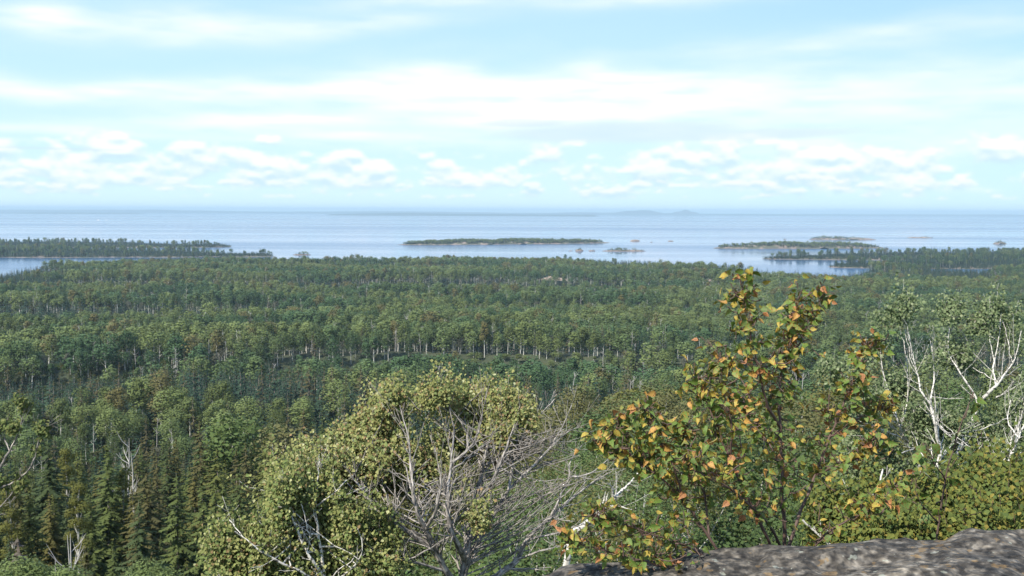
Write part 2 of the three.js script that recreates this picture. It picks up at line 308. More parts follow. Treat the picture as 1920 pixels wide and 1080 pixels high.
function leafyShape(rng, o) {                        // broadleaf tree: o.H height, o.R crown radius, o.low where the crown starts, o.n leaf faces, o.size
  const s = new Shape(), t = new Shape(), { H, R, low, n, size } = o;
  const lean = (rng() - 0.5) * 0.08 * H, lx = (y) => lean * Math.pow(y / H, 1.5), bend = (rng() - 0.5) * 0.6;
  const trunk = [-1.2, H * 0.25, H * 0.5, H * 0.72, H * 0.9].map((y, k) => [lx(Math.max(0, y)) + (k === 2 ? bend * 0.3 : 0), y, k === 2 ? bend * 0.3 : 0]);
  t.tube(trunk, [0.19, 0.17, 0.13, 0.08, 0.025].map((r) => r * (o.fat || 1) * H / 14), 5);
  const lobes = [];
  for (let k = 0; k < o.lobes; k++) {
    const f = k / (o.lobes - 1), y = H * mix(low + 0.12, 0.93, Math.pow(f, 0.8)), prof = Math.pow(Math.sin(Math.PI * clamp(mix(0.28, 0.93, f))), 0.7), a = k * 2.4 + rng() * 1.2, off = R * prof * (0.28 + 0.40 * rng()), r = R * (0.40 + 0.26 * rng()) * (0.75 + 0.35 * prof);
    const c = [lx(y) + Math.cos(a) * off, y, Math.sin(a) * off]; lobes.push([...c, r, r * (0.72 + 0.3 * rng())]);
    const y0 = Math.max(H * low * 0.85, y - off * 0.9 - 0.1 * H);
    t.tube([[lx(y0), y0, 0], [mix(lx(y), c[0], 0.5), mix(y0, y, 0.45), c[2] * 0.5], [c[0], y + r * 0.2, c[2]]], [0.055 * H / 14, 0.04 * H / 14, 0.012], 3);
  }
  let sum = 0; for (const l of lobes) sum += l[3] * l[3];
  for (const l of lobes) {
    const m = Math.round(n * l[3] * l[3] / sum);
    for (let k = 0; k < m; k++) {
      const cy = mix(-0.65, 1, Math.pow(rng(), 0.8)), a = rng() * 6.283, q = Math.sqrt(1 - cy * cy), ex = 1 + (rng() - 0.5) * 0.28, rr = (rng() < 0.22 ? 0.35 + 0.5 * rng() : 0.82 + 0.22 * rng()) * ex;
      const x = l[0] + Math.cos(a) * q * l[3] * rr, y = l[1] + cy * l[4] * rr, z = l[2] + Math.sin(a) * q * l[3] * rr;
      // a leaf spray facing loosely outwards and up
      let nx = Math.cos(a) * q + (rng() - 0.5) * 1.5, ny = cy + 0.45 + (rng() - 0.5) * 1.5, nz = Math.sin(a) * q + (rng() - 0.5) * 1.5; const nl = Math.hypot(nx, ny, nz) || 1; nx /= nl; ny /= nl; nz /= nl;
      let ux = -nz, uy = 0.3 * (rng() - 0.5), uz = nx; const ul = Math.hypot(ux, uy, uz) || 1; ux /= ul; uy /= ul; uz /= ul;
      const vx = ny * uz - nz * uy, vy = nz * ux - nx * uz, vz = nx * uy - ny * ux, d = size * (0.6 + 0.8 * rng()), e = d * (0.6 + 0.5 * rng());
      s.soft = [Math.cos(a) * q + nx * 0.35, cy + 0.1 + ny * 0.35, Math.sin(a) * q + nz * 0.35];
      s.quad([x - ux * d * 0.5, y - uy * d * 0.5, z - uz * d * 0.5], [x + vx * e * 0.42, y + vy * e * 0.42, z + vz * e * 0.42], [x + ux * d * 0.55, y + uy * d * 0.55, z + uz * d * 0.55], [x - vx * e * 0.42, y - vy * e * 0.42, z - vz * e * 0.42]);
    }
  }
  return [s.build(), t.build()];
}
function bareShape(rng, H, branches, fat = 1) {      // dead standing tree
  const t = new Shape(), lean = (rng() - 0.5) * 0.12 * H, at = (y) => [lean * y / H + Math.sin(y * 0.5) * 0.1, y, Math.cos(y * 0.37) * 0.12];
  t.tube([-1.2, H * 0.3, H * 0.6, H * 0.85, H].map((y) => at(y)), [0.17, 0.14, 0.10, 0.06, 0.02].map((r) => r * fat), 5);
  for (let k = 0; k < branches; k++) {
    const y = H * (0.42 + 0.52 * rng()), a = rng() * 6.283, L = (1 - y / H * 0.7) * H * (0.16 + 0.16 * rng()), p = at(y), e = [p[0] + Math.cos(a) * L * 0.8, y + L * (0.5 + 0.7 * rng()), p[2] + Math.sin(a) * L * 0.8], m = [mix(p[0], e[0], 0.55), mix(p[1], e[1], 0.4), mix(p[2], e[2], 0.55)];
    t.tube([p, m, e], [0.055 * fat, 0.038 * fat, 0.012 * fat], 3);
    for (let q = 0; q < 2; q++) { const b = a + (rng() - 0.5) * 2; t.tube([m, [m[0] + Math.cos(b) * L * 0.3, m[1] + L * 0.38, m[2] + Math.sin(b) * L * 0.3]], [0.026 * fat, 0.008 * fat], 3); }
  }
  return t.build();
}
const R0 = rngOf(1234);
const spruceNear = [0, 1, 2, 3].map((k) => spruceShape(R0, 16, 2.5 + 0.3 * k, 30, 8, 6));
const spruceFar = [0, 1, 2, 3].map((k) => spruceShape(R0, 15, 2.1 + 0.3 * k, 13, 7, 2));
const leafyFine = [0, 1, 2].map(() => leafyShape(R0, { H: 9, R: 2.6, low: 0.22, n: 6500, size: 0.15, lobes: 15 }));
const leafyNear = [0, 1, 2, 3, 4].map((k) => leafyShape(R0, { H: 18, R: 4.0 + 0.3 * k, low: 0.44 - 0.04 * k, n: 1700, size: 0.55, lobes: 9, fat: 1.0 }));
const leafyFar = [0, 1, 2, 3, 4, 5].map((k) => leafyShape(R0, { H: 18, R: 3.6 + 0.45 * k, low: [0.45, 0.28, 0.38, 0.22, 0.42, 0.3][k], n: 620, size: 0.95, lobes: 7 + k, fat: 1.15 }));
const bareFar = [0, 1, 2].map(() => bareShape(R0, 16, 12, 1.15));
const bushNear = [0, 1, 2].map(() => leafyShape(R0, { H: 2.2, R: 1.15, low: 0.02, n: 1500, size: 0.085, lobes: 8 }));
const bushFar = [0, 1].map(() => leafyShape(R0, { H: 3.2, R: 2.1, low: -0.05, n: 160, size: 0.6, lobes: 6 }));

// ───────── where trees stand ─────────
const OUTCROPS = [[78, -1905, 34, 16], [395, -1935, 30, 12], [800, -2080, 30, 14], [-660, -2560, 30, 10]];   // bare rock knobs in the wood: x, z, half width, half depth
function bare(x, z) { for (const [cx, cz, rx, rz] of OUTCROPS) { const u = (x - cx) / (rx * 1.05), w = (z - cz - rz * 0.9) / (rz * 2.1); if (u * u + w * w < 1) return true; } return false; }
function coniferShare(x, z, d) {                     // how much of the wood is spruce at this place
  const t = x / -z, n = fbm(x / 420 + 8, z / 130, 12, 4) * 2.1;
  let k = 0.40 + n;
  if (d < 250) k += 1.9 * step(-0.10, -0.2, t) * step(70, 95, d) - 0.4 * step(-0.15, -0.05, t);
  if (d > 240 && d < 330) k += 0.45;
  if (d > 335 && d < 455) k -= 0.35;
  if (d > 455 && d < 620) k += 0.9 * step(-0.16, -0.24, t) + 0.25;
  if (d > 640 && d < 1300) k -= 0.22;
  if (d > 1300) k += 0.12;
  if (d > 330) { const f = ridge(x, z); k += f > 0.62 ? 0.42 : f > 0.05 && f < 0.4 ? -0.28 : 0; }
  const [s] = inland(x, z);
  k += 1.2 * step(420, 140, s);
  return k;
}
function gap(x, z, d) {                              // narrow wet strips and glades without tall trees
  if (d < 300) return false;
  const t = x / -z;
  if (d > 650 && d < 676 && t > -0.15 && t < 0.08) return true;
  if (d > 318 && d < 338 && t < -0.05) return true;
  const f = ridge(x, z); if (d < 2300 && f > 0.80 && noise2(x / 140 + 20, z / 200) > -0.15) return true;   // wet ground at the foot of a ridge face
  return fbm(x / 260 + 40, z / 34, 5, 3) > 0.27;
}
const spots = [];                                    // every tree of the wood
{
  const rng = rngOf(99), F = (d) => d < 380 ? 4.1 : d < 1000 ? 4.9 : 6.3;
  const bands = [[62, 380, 4.6], [380, 1000, 6.2], [1000, 4400, 7.6]];
  for (const [d0, d1, sp] of bands) for (let z = -d1; z < -d0 * 0.8; z += sp) {
    const reach = -z * 0.60 + 20;
    for (let x0 = -reach; x0 < reach; x0 += sp) {
      const x = x0 + (rng() - 0.5) * sp * 1.1, zz = z + (rng() - 0.5) * sp * 1.1, d = Math.hypot(x, zz), r1 = rng(), r2 = rng(), r3 = rng(), r4 = rng();
      if (d < d0 || d >= d1 || bare(x, zz)) continue;
      const [s, point] = inland(x, zz); if (s < (point !== null ? 2 : 6)) continue;
      const h = ground(x, zz); if (h < (point !== null ? 0.5 : 1.2)) continue;
      if (d < 130 && x / -zz > -0.16) continue;
      if (d < 80 && x / -zz > -0.3) continue;
      const onPoint = point !== null, g = !onPoint && gap(x, zz, d);
      const k = coniferShare(x, zz, d), conifer = r1 < (onPoint ? 0.9 : k);
      let kind = conifer ? 'spruce' : 'leafy', H;
      const tall = 1 + 0.4 * fbm(x / 160, zz / 90, 30, 2);
      if (conifer) { if (r4 < 0.12) continue; H = (d < 250 ? 14 + 7 * r2 : 9 + 12 * r2 * r2 + 3 * r3) * tall; if (s < 150 && !onPoint) H *= 0.85; if (onPoint) H = 6.5 + 6 * r2 * r3; else if (s < 300) H = 8 + 9 * r2; if (d < 130) H *= 0.8; }
      else { if (r4 < 0.085 && d > 300) kind = 'bare'; else if (r4 > (d < 1000 ? 0.62 : 0.78)) continue; H = (d < 260 ? 10 + 6 * r2 : 11 + 13 * r2) * tall; }
      if (g) { if (r3 > 0.8) continue; H *= 0.22 + 0.2 * r4; if (kind === 'bare') kind = 'leafy'; }
      // colour varies in patches and from tree to tree
      const patch = fbm(x / 120 + 70, zz / 60, 44, 3);
      spots.push({ x, z: zz, y: h - 0.1, d, H, kind, r: r2, q: r3, turn: r1 * 40, patch, small: g, fat: onPoint ? 1.5 : d > 1000 ? 1.1 : 1 });
      if (onPoint) for (const w of [-1, 1]) spots.push({ x: x + w * (1 + r3 * 2.4), z: zz + w * (r2 - 0.5) * 5, y: h - 0.3, d, H: H * (0.6 + 0.5 * r1), kind: 'spruce', r: r1 * 0.9, q: r4, turn: r2 * 40, patch, small: false, fat: 1.5 });
    }
  }
}
function treeColor(o) {
  if (o.kind === 'spruce') { const v = 0.75 + 0.55 * o.q, w = o.r > 0.93 ? 1 : 0; return w ? [0.075, 0.068, 0.034] : [0.032 * v, 0.056 * v, 0.037 * v]; }
  const v = 0.78 + 0.48 * o.q, p = clamp(0.5 + o.patch * 1.9 + (o.r - 0.5) * 0.5);
  if (o.r > 0.98) return [0.148, 0.136, 0.056];
  if (o.r < 0.10) return [0.125, 0.128, 0.090];
  return [mix(0.066, 0.140, p) * v, mix(0.116, 0.174, p) * v, mix(0.052, 0.062, p) * v];
}
const whiteStd = needle([1, 1, 1]), whiteLeaf = leafMat([1, 1, 1], { transmission: 0.25 });
function scatter(name, geo, mat, list, scaleOf, colorOf, parent) {
  if (!list.length) return;
  const m = new THREE.InstancedMesh(geo, mat, list.length), o = new THREE.Object3D(), c = new THREE.Color(); m.name = name;
  list.forEach((q, k) => { o.position.set(q.x, q.y, q.z); o.rotation.set(Math.sin(q.turn * 7.3) * 0.05, q.turn, Math.cos(q.turn * 5.1) * 0.05); o.scale.set(...scaleOf(q)); o.updateMatrix(); m.setMatrixAt(k, o.matrix); if (colorOf) m.setColorAt(k, c.setRGB(...colorOf(q))); });
  m.castShadow = m.receiveShadow = true; m.userData.kind = 'stuff'; parent.add(m);
}
// rock knobs showing in the wood
const rockTint = texture(256, 256, (u, v) => { const n = ringNoise(u, v, 2, 2, 60, 5), m = ringNoise(u, v, 5, 5, 80, 4); const b = 0.62 + n * 0.3; const l = m > 0.1 ? 1.12 : 1; return [b * l, b * 0.9 * l, b * 0.82 * l]; }, true);
const outcropMat = std([0.62, 0.60, 0.58], 0.95, { map: rockTint });
function mound(cx, cz, rx, rz, hgt, seed, baseAt) {   // irregular rock dome
  const nu = 40, nr = 14, p = [], u = [], idx = [];
  for (let k = 0; k <= nr; k++) for (let i = 0; i < nu; i++) {
    const f = k / nr, a = i / nu * 6.28318, w = 1 + fbm(Math.cos(a) * 1.6 + seed, Math.sin(a) * 1.6, 3, 3) * 0.7, x = cx + Math.cos(a) * rx * f * w, z = cz + Math.sin(a) * rz * f * w;
    const lump = 1 + fbm(x / (rx * 0.35) + seed, z / (rz * 0.4), 8, 4) * 0.9;
    p.push(x, baseAt(x, z) + hgt * (1 - f * f) * lump - 1.5 * f * f, z); u.push(x / 18, z / 18);
  }
  for (let k = 0; k < nr; k++) for (let i = 0; i < nu; i++) { const a = k * nu + i, b = k * nu + (i + 1) % nu; idx.push(a, b, a + nu, b, b + nu, a + nu); }
  const g = new THREE.BufferGeometry(); g.setAttribute('position', new THREE.Float32BufferAttribute(p, 3)); g.setAttribute('uv', new THREE.Float32BufferAttribute(u, 2)); g.setIndex(idx); g.computeVertexNormals(); return g;
}
['pale bare rock knob in the forest below the long island', 'wide low rock slab in the forest left of the orange-leaved shrub', 'brownish rock knob in the forest by the right-hand bay', 'small rock ledge in the forest at the left'].forEach((label, k) => {
  const [x, z, rx, rz] = OUTCROPS[k]; tag(part('rock_outcrop', mound(x, z, rx, rz, 5, k * 7.7, ground), outcropMat), label, 'rock', 'bare rock outcrops in the forest');
});

// islands
const islandMat = new THREE.MeshStandardMaterial({ vertexColors: true, roughness: 0.95 });
const ISLANDS = [
  ['long low wooded island in the middle of the lake', -487, -4270, 455, -4690, 85, 13, 0.9],
  ['small rocky islet with one tall tree', 329, -3690, 493, -3702, 24, 5, 0.55],
  ['green-topped rock islet left of the tall-tree islet', 231, -3692, 262, -3690, 12, 7, 0.5],
  ['small rock islet touching the left of the tall-tree islet', 280, -3690, 306, -3693, 9, 3.4, 0.3],
  ['flat rock at the far left of the small islet chain', 206, -3688, 223, -3690, 6, 2, 0],
  ['little wooded islet off the left peninsula', -714, -3266, -654, -3270, 15, 3, 0.7],
  ['reddish rock reef right of the long island', 583, -4970, 632, -4975, 12, 6, 0],
  ['tiny rock between the two reddish reefs', 657, -4790, 669, -4790, 5, 2.5, 0],
  ['second small reddish reef far out in the lake', 768, -4970, 798, -4972, 9, 5, 0],
  ['long wooded island with pale cliffs on the right', 806, -4015, 1535, -4160, 85, 17, 0.75],
  ['farther island, wooded left half and bare red right half', 1592, -5390, 1958, -5405, 45, 10, 0.45],
  ['thin bare rock island near the right edge, far out', 2277, -5810, 2432, -5800, 24, 6, 0.1],
  ['tiny rock behind the left end of the cliffed island', 1456, -5400, 1476, -5400, 7, 4.5, 0],
  ['small dark islet at the far right', 2281, -4765, 2343, -4765, 20, 9, 0.4],
];
const islandTrees = [];
ISLANDS.forEach(([label, ax, az, bx, bz, hw, hgt, cover], n) => {
  const nu = Math.max(24, Math.round(Math.hypot(bx - ax, bz - az) / 9)), nv = 20, L = Math.hypot(bx - ax, bz - az), tx = (bx - ax) / L, tz = (bz - az) / L, cx = (ax + bx) / 2, cz = (az + bz) / 2, ext = 1.08;
  const hAt = (u, v) => {                            // u, v in -1..1
    const x = cx + tx * u * L / 2 - tz * v * hw, z = cz + tz * u * L / 2 + tx * v * hw;
    const w = 1 + fbm(x / (L * 0.10 + 12), n * 3.1, z / (hw * 1.2 + 5), 4) * 0.55, q = 1 - Math.pow(Math.abs(u), 2.2) - Math.pow(Math.abs(v), 1.8) * (1.0 + 0.6 * fbm(x / 60, 4, z / 40, 2));
    const shape = q > 0 ? Math.pow(q, 0.55) : q * 2.5;
    return [x, q > 0 ? shape * hgt * w + fbm(x / 14, 2, z / 10, 3) * Math.min(2.5, hgt * 0.35) * clamp(q * 3) : Math.max(-5, shape * 3), z, q];
  };
  const p = [], c = [], idx = [];
  for (let j = 0; j <= nv; j++) for (let i = 0; i <= nu; i++) {
    const [x, y, z] = hAt((i / nu * 2 - 1) * ext, (j / nv * 2 - 1) * ext); p.push(x, y, z);
    const k = fbm(x / 16, y / 5, z / 16, 4), g = y > 2.2 && k < mix(-0.25, 0.16, cover) && cover > 0, wet = y < 0.7;
    c.push(...(wet ? [0.10, 0.085, 0.075] : g ? [0.075, 0.078, 0.038] : [0.20 + k * 0.18, 0.15 + k * 0.14, 0.12 + k * 0.11]));
  }
  for (let j = 0; j < nv; j++) for (let i = 0; i < nu; i++) { const a = j * (nu + 1) + i; idx.push(a, a + nu + 1, a + 1, a + 1, a + nu + 1, a + nu + 2); }
  const g = new THREE.BufferGeometry(); g.setAttribute('position', new THREE.Float32BufferAttribute(p, 3)); g.setAttribute('color', new THREE.Float32BufferAttribute(c, 3)); g.setIndex(idx); g.computeVertexNormals();
  tag(part('island', g, islandMat), label, 'island', null, 'structure');
  const rng = rngOf(500 + n);
  if (cover > 0) for (let k = 0; k < L * hw * 2 / 13; k++) {
    const u = rng() * 2 - 1, v = rng() * 2 - 1, r1 = rng(), r2 = rng(), r3 = rng(), [x, y, z, q] = hAt(u, v);
    const red = n === 10 && u > 0.15 ? 0.15 : 1;
    if (y < 1.6 || q < 0.10 || r1 > cover * red || fbm(x / 34, 12, z / 24, 3) > mix(-0.1, 0.34, cover * red)) continue;
    const H = (hw < 30 ? 5 : 6.5) * (0.75 + 1.1 * r2 * r2 + 0.3 * r3);
    islandTrees.push({ x, y: y - 0.15, z, H, kind: r3 < 0.83 ? 'spruce' : 'leafy', r: r2 * 0.9, q: r3, turn: r1 * 40, patch: 0.2, d: 4000, fat: 1.5 });
  }
  if (n === 1) {                                      // the one tall tree
    const t = new THREE.Group(), [x, y, z] = hAt(-0.30, 0); t.name = 'spruce_tree'; t.position.set(x, y - 0.2, z); t.scale.set(2.2, 1.35, 2.2);
    part('crown', spruceFar[1][0], spruceTints[2], t); part('trunk', spruceFar[1][1], M.greyTrunk, t); tag(t, 'lone tall dark tree rising from the small rocky islet', 'tree');
  }
});

// ───────── single trees near enough to pick out; the rest of the wood as masses ─────────
const inView = (o) => Math.abs(o.x / -o.z) < 0.53 && o.d > 60;
const single = new Set();
for (const kind of ['spruce', 'leafy']) spots.filter((o) => o.kind === kind && !o.small && inView(o)).sort((a, b) => a.d - b.d).slice(0, kind === 'spruce' ? 270 : 240).forEach((o) => single.add(o));
const PLACES = [[-0.47, 'at the left edge'], [-0.43, 'beside the golden birch'], [-0.39, 'around the forked grey snag'], [-0.35, 'right of the forked grey snag'], [-0.31, 'under the rust-topped spruce'], [-0.26, 'left of the brown-green tree'], [-0.18, 'left above the brown-green crown'], [-0.1, 'above the brown-green crown'], [0.0, 'right above the brown-green crown'], [0.08, 'beyond the dead grey limbs'], [0.16, 'beyond the olive domed trees'], [0.24, 'left of the orange-leaved shrub'], [0.33, 'behind the orange-leaved shrub'], [0.42, 'behind the white birches'], [9, 'by the right edge']];
const ZONE = (o) => PLACES.find((p) => o.x / -o.z < p[0])[1];
let pick = 0;
for (const o of single) {
  const g = new THREE.Group(), k = pick++, tone = o.q < 0.33 ? 0 : o.q < 0.66 ? 1 : 2;
  g.position.set(o.x, o.y, o.z); g.rotation.y = o.turn; const side = ZONE(o), row = o.d < 130 ? 'front' : o.d < 175 ? 'near' : o.d < 215 ? 'middle' : 'farther';
  if (o.kind === 'spruce') {
    const [c, t] = spruceNear[k % 4], rusty = o.r > 0.95, s = o.H / 16, w = s * (0.85 + 0.3 * o.q); g.name = 'spruce_tree'; g.scale.set(w, s, w);
    part('crown', c, rusty ? rustySpruce : spruceTints[[2, 5, 0, 4, 1, 3][tone * 2 + k % 2]], g); part('trunk', t, M.greyTrunk, g);
    const size = o.H > 17 ? 'tall' : 'mid-height';
    tag(g, rusty ? `rust-tinged ${size} spruce in the ${row} ranks ${side}` : `${size} ${['dark', 'mid', 'light'][tone]} green spruce in the ${row} ranks ${side}`, 'tree', rusty ? `rust-tinged ${size} spruces, ${row}, ${side}` : `${size} ${['dark', 'mid', 'light'][tone]} green spruces, ${row}, ${side}`);
  } else {
    const [c, t] = leafyNear[k % 5], gold = o.r > 0.93, s = o.H / 18, w = s * (0.9 + 0.35 * o.q); g.name = 'aspen_tree'; g.scale.set(w, s, w);
    part('crown', c, gold ? goldTint : leafTints[[2, 0, 1, 4, 3, 5][tone * 2 + k % 2]], g); part('trunk', t, M.paleTrunk, g);
    const hue = gold ? 'golden' : ['dark green', 'mid green', 'olive green'][tone];
    tag(g, `${hue} aspen in the ${row} wood ${side}`, 'tree', `${hue} aspens, ${row}, ${side}`);
  }
}
{
  const rest = spots.filter((o) => !single.has(o)).concat(islandTrees), by = (kind, f) => rest.filter((o) => o.kind === kind && f(o));
  const sp = tag(Object.assign(new THREE.Group(), { name: 'spruce_forest' }), 'dark spruces massed through the whole forest down to the shore', 'forest', null, 'stuff');
  const as = tag(Object.assign(new THREE.Group(), { name: 'aspen_forest' }), 'green and olive aspens massed through the whole forest', 'forest', null, 'stuff');
  const ba = tag(Object.assign(new THREE.Group(), { name: 'bare_tree_forest' }), 'grey leafless trees scattered through the forest', 'forest', null, 'stuff');
  const wide = (o) => { const w = (o.fat || 1) * o.H / 15 * (0.8 + 0.45 * o.q); return [w, o.H / 15, w]; }, wideN = (o) => [o.H / 16 * (0.85 + 0.3 * o.q), o.H / 16, o.H / 16 * (0.85 + 0.3 * o.q)];
  const full = (o) => { const s = o.H / 18, w = (o.small ? 2.2 : 1) * s * (0.75 + 0.65 * o.q); return [w, s, w]; };
  spruceNear.forEach(([c, t], k) => { const l = by('spruce', (o) => o.d < 330).filter((_, i) => i % 4 === k); scatter('crown', c, whiteStd, l, wideN, treeColor, sp); scatter('trunk', t, M.greyTrunk, l, wideN, null, sp); });
  spruceFar.forEach(([c, t], k) => { const l = by('spruce', (o) => o.d >= 330).filter((_, i) => i % 4 === k); scatter('crown', c, whiteStd, l, wide, treeColor, sp); scatter('trunk', t, M.greyTrunk, l.filter((o) => o.d < 1200), wide, null, sp); });
  leafyNear.forEach(([c, t], k) => { const l = by('leafy', (o) => o.d < 480).filter((_, i) => i % 5 === k); scatter('crown', c, whiteLeaf, l, full, treeColor, as); scatter('trunk', t, M.paleTrunk, l, full, null, as); });
  leafyFar.forEach(([c, t], k) => { const l = by('leafy', (o) => o.d >= 480).filter((_, i) => i % 6 === k); scatter('crown', c, whiteLeaf, l, full, treeColor, as); scatter('trunk', t, M.paleTrunk, l, full, null, as); });
  bareFar.forEach((t, k) => scatter('trunk', t, M.deadWood, by('bare', () => true).filter((_, i) => i % 3 === k), (o) => [o.H / 16, o.H / 16, o.H / 16], null, ba));
  // shrub layer
  const rng = rngOf(321), near = [], far = [];
  for (let z = -64; z < -5.5; z += 1.25) for (let x0 = z * 0.66 - 3; x0 < -z * 0.66 + 3; x0 += 1.25) {
    const x = x0 + (rng() - 0.5) * 1.2, zz = z + (rng() - 0.5) * 1.2, q = rng(), r = rng(); if (Math.hypot(x, zz) < 6 || x / -zz < -0.24) continue;
    near.push({ x, y: ground(x, zz) - 0.15, z: zz, turn: q * 40, s: (0.55 + 0.6 * r) * clamp(-zz / 16, 0.55, 1.3), c: [mix(0.075, 0.125, q), mix(0.115, 0.15, r), 0.045] });
  }
  for (let z = -700; z < -60; z += 4.2) for (let x0 = z * 0.6; x0 < -z * 0.6; x0 += 4.2) {
    const x = x0 + (rng() - 0.5) * 4, zz = z + (rng() - 0.5) * 4, q = rng(), r = rng();
    far.push({ x, y: ground(x, zz) - 0.2, z: zz, turn: q * 40, s: 0.6 + 0.7 * r, c: [mix(0.06, 0.11, q), mix(0.09, 0.12, r), 0.04] });
  }
  const un = tag(Object.assign(new THREE.Group(), { name: 'undergrowth' }), 'leafy green shrubs covering the slope under the trees', 'shrubs', null, 'stuff'), sc = (o) => [o.s, o.s, o.s];
  bushNear.forEach(([c, t], k) => { const l = near.filter((_, i) => i % 3 === k); scatter('foliage', c, whiteLeaf, l, sc, (o) => o.c, un); scatter('stems', t, M.twig, l, sc, null, un); });
  bushFar.forEach(([c], k) => scatter('foliage', c, whiteLeaf, far.filter((_, i) => i % 2 === k), sc, (o) => o.c, un));
}
// drawn limbs, crown masses and tree tops, in metres
const greyLimbs = [[[-0.469,140.84,-9.6],[-0.48,141.272,-9.6],[-0.448,141.593,-9.6],[-0.411,141.828,-9.7],[-0.357,142.088,-9.8],[-0.302,142.38,-9.9],[-0.247,142.617,-10],[-0.168,142.809,-10.1]],[[-0.48,141.272,-9.6],[-0.628,141.559,-9.4],[-0.712,141.797,-9.3],[-0.799,142.02,-9.2],[-0.879,142.274,-9.1],[-0.937,142.548,-9.2],[-0.992,142.832,-9.5],[-1.09,143.103,-9.7]],[[-0.448,141.593,-9.6],[-0.505,141.855,-9.3],[-0.575,142.067,-9.2],[-0.606,142.318,-9.3],[-0.589,142.548,-9.6],[-0.58,142.851,-9.9],[-0.651,143.128,-10]],[[-0.712,141.797,-9.3],[-0.939,141.989,-9.2],[-1.113,142.115,-9.2],[-1.301,142.238,-9.3],[-1.476,142.415,-9.4],[-1.634,142.58,-9.5],[-1.837,142.751,-9.5]],[[-0.411,141.828,-9.7],[-0.214,141.931,-9.8],[-0.024,142.218,-9.9],[0.234,142.439,-10],[0.518,142.718,-10.1],[0.696,142.824,-10.1]],[[0.234,142.439,-10],[0.403,142.578,-10.2],[0.527,142.769,-10.3],[0.631,142.974,-10.4]],[[-0.024,142.218,-9.9],[0.018,142.449,-10],[0.144,142.677,-10.2],[0.283,142.88,-10.3],[0.452,143.041,-10.4]],[[-0.357,142.088,-9.8],[-0.176,142.364,-9.7],[-0.072,142.607,-9.8],[0.017,142.832,-10],[0.087,143.011,-10.2]],[[-0.48,141.272,-9.6],[-0.147,141.397,-9.7],[0.059,141.525,-9.8],[0.154,141.727,-9.8],[0.396,141.936,-9.9],[0.637,142.11,-10],[0.827,142.232,-10.1],[0.99,142.333,-10.1]],[[0.396,141.936,-9.9],[0.454,142.056,-9.9],[0.522,142.176,-10],[0.586,142.314,-10],[0.602,142.453,-10.1],[0.727,142.596,-10.2]],[[0.154,141.727,-9.8],[0.436,141.798,-9.8],[0.694,141.913,-9.7],[0.851,141.951,-9.7]],[[0.586,142.314,-10],[0.764,142.342,-10],[0.934,142.427,-10.1],[1.052,142.514,-10.2]],[[0.059,141.525,-9.8],[0.272,141.677,-9.6],[0.454,141.731,-9.6],[0.63,141.781,-9.5]],[[-0.589,142.548,-9.6],[-0.412,142.683,-9.7],[-0.311,142.874,-9.8],[-0.288,143.148,-9.9]],[[-0.799,142.02,-9.2],[-0.674,142.304,-9.0],[-0.645,142.602,-9.0],[-0.713,142.801,-9.2]],[[-0.628,141.559,-9.4],[-0.979,141.768,-9.1],[-1.262,141.903,-9.0],[-1.554,142.027,-9.0]]];
const greyCrown = [[-1.103,142.706,-10.3,0.52,0.34,0.5],[-0.621,142.786,-10.6,0.56,0.31,0.5],[-0.164,142.808,-10.5,0.4,0.27,0.4],[-1.41,142.528,-10.1,0.46,0.31,0.45],[-1.703,142.412,-9.9,0.45,0.3,0.45],[-1.029,142.419,-10.1,0.46,0.26,0.4],[-0.61,142.543,-10.4,0.39,0.22,0.4],[-1.99,142.352,-9.6,0.36,0.28,0.4],[-1.263,142.354,-9.8,0.42,0.21,0.4],[0.105,142.851,-10.3,0.19,0.13,0.2],[-0.076,142.676,-10.2,0.24,0.19,0.25],[-1.181,143.129,-9.9,0.12,0.09,0.15],[-0.747,143.177,-10,0.15,0.07,0.15],[-0.305,143.182,-10.1,0.17,0.08,0.15],[-0.394,142.144,-9.3,0.21,0.09,0.15],[-1.637,142.198,-9.5,0.3,0.18,0.3]];
const greyBare = [[-0.31,142.498,-9.8,0.42,0.31,0.4],[0.007,142.558,-10,0.42,0.35,0.4],[0.334,142.591,-10.1,0.38,0.32,0.35],[-0.697,142.266,-9.3,0.4,0.22,0.35],[-0.989,142.141,-9.2,0.34,0.22,0.3],[0.662,142.37,-10.1,0.32,0.3,0.3],[-0.149,142.151,-9.7,0.41,0.21,0.35],[0.169,142.014,-9.8,0.36,0.21,0.3]];
const whiteLimbs = [[[-1.662,141.182,-8.8],[-1.668,141.626,-8.8],[-1.694,141.872,-8.8],[-1.725,142.116,-8.8],[-1.766,142.33,-8.9],[-1.768,142.548,-9.0],[-1.761,142.721,-9.1]],[[-1.667,141.7,-8.8],[-1.764,141.907,-8.7],[-1.843,142.052,-8.7],[-1.916,142.244,-8.7],[-2.018,142.359,-8.8],[-2.135,142.475,-8.9]],[[-1.725,142.116,-8.8],[-1.785,142.149,-8.7],[-1.822,142.293,-8.7],[-1.853,142.413,-8.7]],[[-1.668,141.626,-8.8],[-1.862,141.846,-8.6],[-2.116,142.024,-8.5],[-2.322,142.188,-8.5],[-2.463,142.298,-8.6]],[[-1.766,142.33,-8.9],[-1.606,142.453,-8.9],[-1.501,142.549,-9.0]],[[-1.668,141.626,-8.8],[-1.426,141.799,-8.8],[-1.329,141.971,-8.8],[-1.391,142.134,-8.9]]];
const whiteCrown = [[-2.209,142.377,-8.9,0.35,0.26,0.4],[-2.373,142.131,-8.6,0.25,0.25,0.35],[-1.884,142.341,-9.2,0.34,0.22,0.35],[-1.537,142.114,-9.2,0.32,0.22,0.35],[-1.326,141.818,-9.1,0.34,0.22,0.35],[-2.12,141.834,-8.9,0.52,0.21,0.4],[-2.517,141.891,-8.6,0.21,0.16,0.3],[-1.822,141.689,-9.1,0.43,0.17,0.3]];
